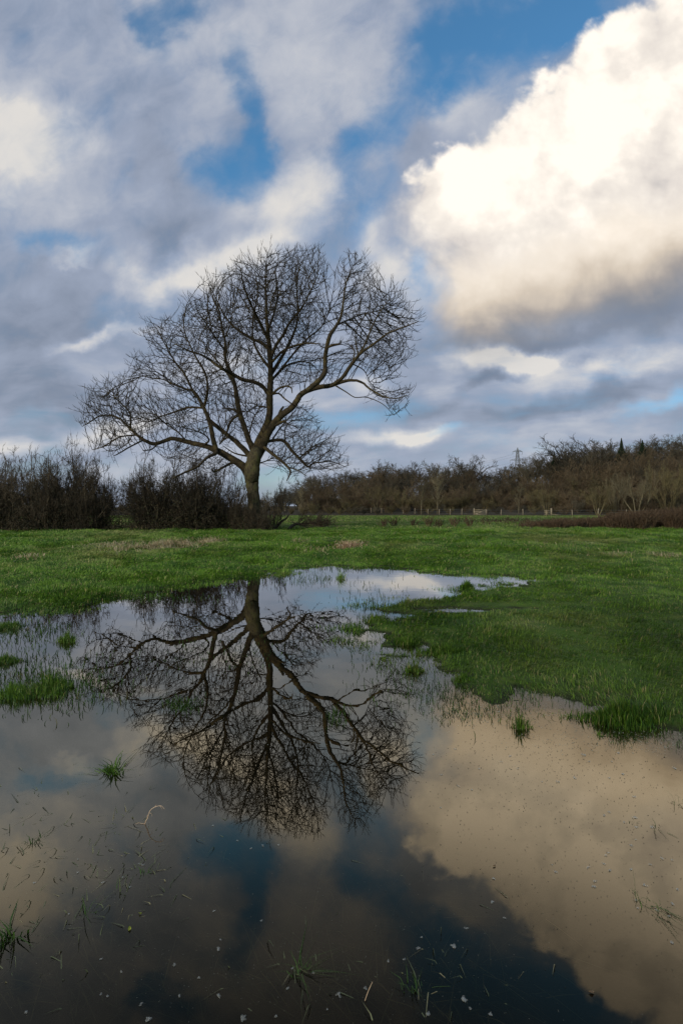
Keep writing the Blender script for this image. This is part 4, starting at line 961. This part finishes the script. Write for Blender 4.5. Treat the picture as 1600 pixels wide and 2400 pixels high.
def bough():
    root = empty('fallen_branch'); D = 27.2
    q = lambda X, Y, dz=0: at(480+X/2.8, 1020+Y/2.8, D+dz)
    b0 = q(555, 577); zg = float(hgt(b0[:1], b0[1:2])[0]); root.location = (b0[0], D, zg); loc = np.array(root.location)
    dz = zg-b0[2]
    g = Geo()
    P = spline([q(458,572)-loc, q(480,548)-loc, q(505,522)-loc, q(532,505)-loc, q(553,478)-loc])+[0, 0, dz]; g.tube(P, np.linspace(.11, .03, len(P)), 7, .1)
    P = spline([q(548,577)-loc, q(575,552,.2)-loc, q(605,540,.3)-loc, q(650,543,.3)-loc, q(700,537,.2)-loc, q(735,548,.1)-loc, q(765,560)-loc])+[0, 0, dz]; g.tube(P, np.linspace(.10, .02, len(P)), 7, .1)
    g.build('bough', M['hedge_twig'], root, True)
    i = np.arange(6, len(P), 1); d = np.gradient(P, axis=0)[i]; d /= np.linalg.norm(d, axis=1, keepdims=True)
    i = np.repeat(i, 3); d = np.repeat(d, 3, 0)+RNG.normal(0, .55, (len(i), 3)); d[:, 2] = np.abs(d[:, 2])*.8-.1; d /= np.linalg.norm(d, axis=1, keepdims=True)
    S = grow(5, (P[i], d, np.full(len(i), .9), np.full(len(i), .022)), [dict(seg=4, wob=.2, t0=.2), dict(n=4, ang=40, ratio=.5, rr=.6, seg=3, wob=.2, rmin=.010), dict(n=3, ang=40, ratio=.5, rr=.7, seg=2, wob=.2, rmin=.008)])
    stick_mesh('twigs', S, 'hedge_twig', root)
    tag(root, 'dark fallen bough with broken twigs lying on the grass right of the trunk', 'branch')
bough()

# ------------------------------------------------------------------ fence, gates, pylon
def plain_mat(name, c0, c1, scale=8, rough=.85, metal=0.0):
    m, nt, b = material(name); p = obj_pos(); n = noise(p, scale, 5, .6)
    link(mixc(smooth(n, .3, .7), c0, c1), b.inputs['Base Color']); b.inputs['Roughness'].default_value = rough; b.inputs['Metallic'].default_value = metal; M[name] = m
plain_mat('post_wood', (.15,.12,.08), (.34,.28,.20)); plain_mat('rail_wood', (.18,.145,.095), (.34,.28,.19)); plain_mat('steel', (.14,.15,.16), (.24,.25,.26), 1, .6, .4)
def zof(x, y): return float(hgt(np.array([x]), np.array([y]))[0])
FX = [(610,150),(655,147),(686,144),(715,140),(745,137),(765,134),(785,131),(806,128),(829,125),(852,122),(876,119),(900,116),(925,113.5),(952,111),(982,109),(1008,107),(1033,105.5),(1060,104),(1116,102),(1150,101),(1200,100),(1313,95),(1373,92),(1437,89),(1505,87)]
def fence():
    root = empty('wire_fence', (0, 120, 0)); tops = []
    r = random.Random(2)
    for px, D in FX:
        x = (px*1.0204-800)/F*D; z = zof(x, D); h = 1.25+r.uniform(-.08, .15); g = Geo()
        g.tube([[x, D-120, z-.1], [x+r.uniform(-.03, .03), D-120, z+h*.6], [x+r.uniform(-.06, .06), D-120, z+h]], [.085, .08, .075], 6, .06); g.build('post', M['post_wood'], root); tops.append([x, D-120, z])
    for f in (.35, .7, 1.1):
        g = Geo(); g.tube(np.array(tops)+[0, 0, f], np.full(len(tops), .012), 3); g.build('wire', M['steel'], root)
    tag(root, 'long post and wire fence running in front of the wood', 'fence')
fence()
def gate():
    D = 100; x0 = (1088*1.0204-800)/F*D; x1 = (1115*1.0204-800)/F*D; z = zof(x0, D); root = empty('wooden_gate', (x0, D, z)); W = x1-x0
    for xx, h, w in ((0, 1.45, .2), (W, 1.25, .14)):
        g = Geo(); g.box((xx, 0, h/2), (w, w, h)); g.box((xx, 0, h+.02), (w*.8, w*.8, .04)); g.build('gatepost', M['rail_wood'], root)
    for h in (.22, .5, .8, 1.12):
        g = Geo(); g.box((W/2, -.06, h), (W*.98, .05, .12)); g.build('rail', M['rail_wood'], root)
    g = Geo(); L = math.hypot(W*.9, .85); g.box((W/2, -.115, .66), (L, .04, .10), Matrix.Rotation(-math.atan2(.85, W*.9), 3, 'Y')); g.build('brace', M['rail_wood'], root)
    tag(root, 'pale four-barred wooden gate in the far fence', 'gate')
gate()
def stile():
    D = 97; X = lambda z4: ((1000+z4/2.613)-800)/F*D
    x0, x1, x2 = X(716), X(730), X(760); z = zof(x1, D); root = empty('wooden_stile', (x1, D, z))
    for xx, h, w in ((0, 1.15, .13), (x2-x1, 1.5, .26)):
        g = Geo(); g.box((xx, 0, h/2), (w, w, h)); g.box((xx, 0, h+.02), (w*.7, w*.7, .05)); g.build('post', M['rail_wood'], root)
    for h in (.35, .7, 1.0):
        g = Geo(); a, b = x0-x1, x2-x1-.14; g.box(((a+b)/2, -.1, h), (b-a, .05, .11)); g.build('rail', M['rail_wood'], root)
    g = Geo(); g.box((x2-x1+.9, -.1, .25), (1.7, .06, .12), Matrix.Rotation(.12, 3, 'Y')); g.build('strut', M['post_wood'], root)
    tag(root, 'short wooden stile with a thick post, right of the gate in the far fence', 'stile')
stile()
def pylon():
    D = 420.; px = 1000+554/2.613; x = (px-800)/F*D; zt = HC+(YH-1049)/F*D; zb = zof(x, D); root = empty('electricity_pylon', (x, D, zb)); H = zt-zb
    za, zc = H-(1058.5-1049)/F*D, H-(1078.5-1049)/F*D; zm = (za+zc)/2-.2
    w = lambda z: np.interp(z, [0, H*.55, zc, za, H], [4.2, 2.1, 1.35, .8, .06])
    lv = list(np.linspace(0, zc, 9))+[zm, za, H-1.6, H]; S0, S1 = [], []
    cr = lambda z: [np.array([sx*w(z), sy*w(z), z]) for sx, sy in ((-1,-1),(1,-1),(1,1),(-1,1))]
    for a, b in zip(lv[:-1], lv[1:]):
        A, B = cr(a), cr(b)
        for i in range(4): S0 += [A[i], A[i], A[(i+1) % 4]]; S1 += [B[i], B[(i+1) % 4], B[i]]; S0.append(B[i]); S1.append(B[(i+1) % 4])
    V, Fq = seg_mesh(S0, S1, np.full(len(S0), .13), np.full(len(S0), .13), 4); mesh_ob('tower', V, [Fq], M['steel'], root)
    hang = []
    for z, hw in ((za, 4.1), (zc, 6.4)):
        for s in (-1, 1):
            tip = np.array([s*hw, 0, z]); S0, S1 = [], []
            for sy in (-1, 1):
                S0 += [np.array([s*w(z), sy*w(z), z]), np.array([s*w(z), sy*w(z), z+1.5])]; S1 += [tip, tip]
            for t in (.3, .6): S0.append(np.array([s*(w(z)+(hw-w(z))*t), 0, z])); S1.append(np.array([s*(w(z)+(hw-w(z))*t), 0, z+1.5*(1-t)]))
            V, Fq = seg_mesh(S0, S1, np.full(len(S0), .12), np.full(len(S0), .12), 4); mesh_ob('cross_arm', V, [Fq], M['steel'], root)
            g = Geo(); n = 9; g.tube([tip-[0, 0, .28*k] for k in range(n)], [.10+.07*(k % 2) for k in range(n)], 6); g.build('insulator', M['steel'], root); hang.append(tip-[0, 0, 2.4])
    tag(root, 'grey lattice electricity pylon rising behind the wood', 'pylon')
    for i, h in enumerate(hang):
        p0 = h+np.array([x, D, zb]); p1 = p0+np.array([-95., 160, 4]); P = np.array([p0*(1-t)+p1*t-[0, 0, 4*7*t*(1-t)] for t in np.linspace(0, 1, 24)])
        g = Geo(); g.tube(P-p0, np.full(24, .045), 4); o = g.build('power_line', M['steel']); o.location = tuple(p0)
        tag(o, ('upper power cable leaving the near arm of the pylon towards the left', 'upper power cable leaving the far arm of the pylon towards the left', 'lower power cable leaving the near arm of the pylon towards the left', 'lower power cable leaving the far arm of the pylon towards the left')[i], 'cable')
pylon()

# ------------------------------------------------------------------ things afloat
def bubble_mat():
    m, nt, b = material('bubble'); b.inputs['Base Color'].default_value = (.42, .44, .42, 1); b.inputs['Roughness'].default_value = .12
    lw = nt.nodes.new('ShaderNodeLayerWeight'); lw.inputs[0].default_value = .45; f = E(lw.outputs['Facing'])
    link(smooth(f, .0, 1, .12, .7), b.inputs['Alpha']); M['bubble'] = m
bubble_mat()
plain_mat('foam_fleck', (.16,.17,.12), (.42,.42,.34), 30); plain_mat('dark_speck', (.02,.02,.012), (.06,.055,.035), 30)
plain_mat('leaf_yellow', (.20,.26,.02), (.42,.40,.05), 40); plain_mat('pale_stem', (.42,.28,.17), (.66,.48,.32), 30); plain_mat('leaf_brown', (.16,.10,.05), (.30,.20,.12), 30)
def dome(r, squash=.7):
    k = 10; V = []; Fq = []
    rings = [(1, 0), (.87, .5), (.5, .87)]
    for a, h in rings:
        for j in range(k): V.append((r*a*math.cos(j*2*math.pi/k), r*a*math.sin(j*2*math.pi/k), r*h*squash))
    V.append((0, 0, r*squash)); T = []
    for i in range(2):
        for j in range(k): j2 = (j+1) % k; Fq.append((i*k+j, i*k+j2, (i+1)*k+j2, (i+1)*k+j))
    for j in range(k): T.append((2*k+j, 2*k+(j+1) % k, 3*k))
    return np.array(V), np.array(Fq), np.array(T)
def bubbles(p, n, rmax, spread, seed, label, group=None, name='bubble_raft'):
    rg = np.random.default_rng(seed); g = Geo(); pts = []
    for i in range(n):
        r = rmax*rg.uniform(.35, 1); 
        if pts:
            q = pts[rg.integers(len(pts))]; a = rg.uniform(0, 6.28); c = q[0]+np.array([math.cos(a), math.sin(a)*.8])*(q[1]+r)*.82
        else: c = np.zeros(2)
        pts.append((c, r)); V, Fq, T = dome(r); V = V+[c[0], c[1], .001]
        g.add(V, Fq); g.F.setdefault(3, []).append(T+g.n-len(V))
    o = g.build(name, M['bubble'], None, True); o.location = (p[0], p[1], .0008); return tag(o, label, 'bubbles', group)
L7 = [(358,517),(160,628),(565,600),(640,540),(655,545),(600,645),(475,625),(1003,930,2),(1010,1155,2),(915,1060),(557,1033),(465,1140),(672,1260,2.4),(1112,1255,2.4),(655,1180),(805,1005),(1435,1042),(1320,1115),(1555,1145,2),(1345,1022),(1500,1210),(1265,1240),(315,770),(978,365),(1155,468),(825,1148),(465,978),(495,1150),(120,1220),(1200,802),(1010,887),(985,755),(360,580),(1090,432),(1205,455),(1275,452)]
L8 = [(515,920,3),(352,930,1.6),(285,980),(212,990),(365,878),(575,838),(555,1160,3),(590,1210),(680,1232,1.6),(400,1222,1.6),(105,1112,1.5),(697,714,1.6),(752,788),(1160,645,2),(1165,618,1.5),(1392,640,1.6),(1500,780,1.6),(1520,722,1.5),(1360,745),(1350,708),(1445,755,1.5),(1465,512,1.5),(1330,458,1.5),(1348,430),(1225,488),(1210,498),(1200,537,1.3),(1232,572,1.3),(1325,565,1.3),(1420,543,1.3),(980,578,1.4),(968,545),(1130,553,1.4),(695,605,1.4),(1350,330,2.4),(1420,370,2),(1352,372,1.5),(1295,350),(1205,315),(1225,300,1.3),(1340,230,1.6),(1110,40,2.2),(1075,145,1.6),(808,102,1.3),(630,102),(730,70),(1290,128,1.4),(1232,145,1.3),(1530,100,1.8),(1268,30,1.8),(1240,70),(1135,70),(525,12,1.4),(420,35),(775,45,1.4),(985,160,1.4),(920,162),(460,130),(455,280),(1520,905,1.5),(1543,655,1.5),(1515,520),(213,78),(85,187,1.5),(600,200),(535,180)]
k = 0
for ox, lst in ((0, L7), (800, L8)):
    for it in lst:
        X, Y = it[:2]; s = it[2] if len(it) > 2 else 1.0
        px, py = ox+X/1.96, 1750+Y/1.96; p = ground_at(px, py); D = p[1]
        big = s >= 2.9; bright = px > 1000 and (px-1000)*.9+1900 > py
        lab = {0: 'pea sized bubbles drifting on the dark part of the near water', 1: 'small clear bubble afloat on the bright cloud reflection'}[int(bright)]
        if big: lab = 'largest white oval raft of bubbles, at the foot of the dark sky reflection' if Y < 1000 else 'large white raft of bubbles near the bottom edge of the picture'
        bubbles(p, int(3+4*s), .0031*s**.5*(D/1.9)**.6, 0, k, lab, None if big else ('bubbles on the dark water', 'bubbles on the cloud reflection')[int(bright)]); k += 1
def specks(name, label, spots, mat, seed, size):
    rg = np.random.default_rng(seed); C = []
    for cx, cy, rx, ry, n in spots:
        px = rg.normal(cx, rx*.5, n); py = np.maximum(rg.normal(cy, ry*.5, n), 1296); C += [dpt(a, b) for a, b in zip(px, py)]
    C = np.array(C); z = hgt(C[:, 0], C[:, 1]); C = C[z < .0]; n = len(C); a = rg.uniform(0, 6.28, n); s = size*rg.uniform(.4, 1.4, n)*np.clip(C[:, 1]/3, .5, 2)
    u = np.stack([np.cos(a)*s, np.sin(a)*s, s*0], 1); v = np.stack([-np.sin(a)*s*.5, np.cos(a)*s*.5, s*0], 1)
    c = np.stack([C[:, 0], C[:, 1], np.full(n, .0015)], 1); h = np.array([0, 0, 1.])*(s*.35)[:, None]
    V = np.stack([c-u, c-v, c+u, c+v, c+h], 1).reshape(-1, 3); i = np.arange(n)[:, None]*5
    T = np.concatenate([i+np.array([[0, 1, 4]]), i+np.array([[1, 2, 4]]), i+np.array([[2, 3, 4]]), i+np.array([[3, 0, 4]])])
    tag(mesh_ob(name, V, [T], M[mat], rnd=np.repeat(rg.random(n), 5)), label, 'debris', kind='stuff')
specks('pale_flecks', 'pale flecks of plant debris floating beside the right bank', [(1060,1640,110,26,420),(1000,1570,110,60,200),(1200,1625,240,40,520),(1420,1700,240,36,380),(1130,1600,140,40,260),(1300,1660,280,60,220),(1540,1705,80,30,160),(900,1500,70,80,120),(640,1640,330,60,120),(1050,1402,60,8,160)], 'foam_fleck', 8, .0036)
specks('dark_specks', 'tiny dark specks sprinkled over the cloud reflection', [(1250,1790,420,180,800),(1250,1950,420,260,420),(1420,2080,300,260,260),(1350,1720,300,60,300)], 'dark_speck', 9, .0034)
specks('scattered_flecks', 'tiny pale flecks scattered over the dark near water', [(300,2050,600,300,420),(900,2150,500,260,260),(180,1960,300,150,260),(700,2260,700,120,200)], 'foam_fleck', 10, .0018)
# sprigs of green lying on the water near the right edge
for i, (c, r, n, h, lab) in enumerate([((1452,1893),(.05,.025),22,.045,'small floating green sprig caught in bubbles at the right'),((1510,1905),(.06,.02),16,.05,'flat floating green sprig just right of the bubble-caught sprig'),((1552,1845),(.06,.03),20,.06,'upper floating green sprig at the right edge'),((1495,2085),(.09,.05),34,.06,'cluster of dark green sprigs on the cloud reflection near the right edge'),((1462,2070),(.02,.03),8,.10,'thin dark blades standing left of the cluster of sprigs'),
    ((685,2235),(.05,.03),30,.07,'green sprig with bubbles near the bottom centre'),((330,2010),(.08,.03),40,.06,'half sunken green sprig in the dark water at the lower left'),((80,1935),(.05,.03),26,.07,'forked green sprig at the left, above the half sunken one'),((195,2105),(.03,.02),10,.08,'single bright green shoot at the lower left'),((275,2050),(.02,.01),6,.08,'thin upright grass shoot right of the bright green shoot'),((940,2270),(.06,.03),24,.06,'dark green sprig beside the pale straw at the bottom')]):
    tuft('water_sprig', lab, c, r, n, h, M['wet_grass'], zc=-.004, seed=60+i, lean=2.6, w=.0032, cat='sprig')
def stem():
    D = ground_at(0, 1931)[1]; q = lambda X, Y: at(X/1.96, 1750+Y/1.96, D); b = q(668, 357); b[2] = 0
    g = Geo(); loc = b
    P = spline([b-loc-[0, 0, .03], q(668,350)-loc, q(680,325)-loc, q(686,302)-loc, q(700,284)-loc, q(722,274)-loc, q(742,272)-loc, q(758,288)-loc]); g.tube(P, np.linspace(.0021, .0009, len(P)), 5, .1)
    for a, c, d in (((686,305),(697,308),(700,322)), ((712,278),(716,270),(722,268)), ((735,272),(742,280),(748,292)), ((684,312),(678,316),(674,328))):
        Q = spline([q(*a)-loc, q(*c)-loc, q(*d)-loc]); g.tube(Q, np.linspace(.0011, .0005, len(Q)), 4)
    Q = spline([q(668,355)-loc, q(650,352)-loc, q(636,350)-loc, q(622,362)-loc]); Q[:, 2] = np.clip(Q[:, 2], .001, .02); g.tube(Q, np.linspace(.0012, .0006, len(Q)), 4)
    o = g.build('dried_weed', M['pale_stem'], None, True); o.location = tuple(loc); tag(o, 'pale curled dead stem arching out of the dark water at the left', 'weed')
stem()
def leaf(name, c, L, W, mat, label, rz, tilt=.25):
    p = ground_at(*c); n = 9; t = np.linspace(0, 1, n); w = W*np.sin(np.pi*t**.8)**.8*(1-.25*t); V = []; 
    for i in range(n): V += [(-w[i], (t[i]-.5)*L, .004*math.sin(t[i]*3)+.0025), (0, (t[i]-.5)*L, .0015), (w[i], (t[i]-.5)*L, .004*math.cos(t[i]*2)+.0025)]
    V = np.array(V); V2 = V+[0, 0, .0006]; A = np.concatenate([V, V2]); Fq = []; m = len(V)
    for i in range(n-1):
        for j in range(2): a = i*3+j; Fq += [(a, a+3, a+4, a+1), (m+a, m+a+1, m+a+4, m+a+3)]
    o = mesh_ob(name, A, [np.array(Fq)], M[mat], smooth_=True); o.location = (p[0], p[1], .001); o.rotation_euler = (tilt, .1, rz); return tag(o, label, 'leaf')
leaf('fallen_leaf', (304,2178), .020, .006, 'leaf_yellow', 'yellow green leaf floating on the dark water at the lower left', .3)
leaf('fallen_leaf', (328,2143), .012, .004, 'leaf_yellow', 'smaller yellowish bud floating just above the yellow green leaf', 1.2)
leaf('fallen_leaf', (1384,2328), .016, .005, 'leaf_brown', 'small brown leaf floating where dark sky meets cloud reflection', 1.4)
leaf('fallen_leaf', (1157,2031), .014, .0035, 'leaf_brown', 'pale brown leaf fleck on the edge of the cloud reflection', 1.9)
def straw_stalk():
    D = ground_at(0, 2345)[1]; q = lambda X, Y: at(800+X/1.96, 1750+Y/1.96, D); b = q(103, 1168); b[2] = 0
    g = Geo(); P = spline([[0, 0, -.01], q(122,1125)-b, q(142,1080)-b]); g.tube(P, np.linspace(.0011, .0006, len(P)), 5); o = g.build('straw_stalk', M['pale_stem'], None, True); o.location = tuple(b)
    tag(o, 'straight pale straw sticking out of the water at the bottom', 'straw')
straw_stalk()
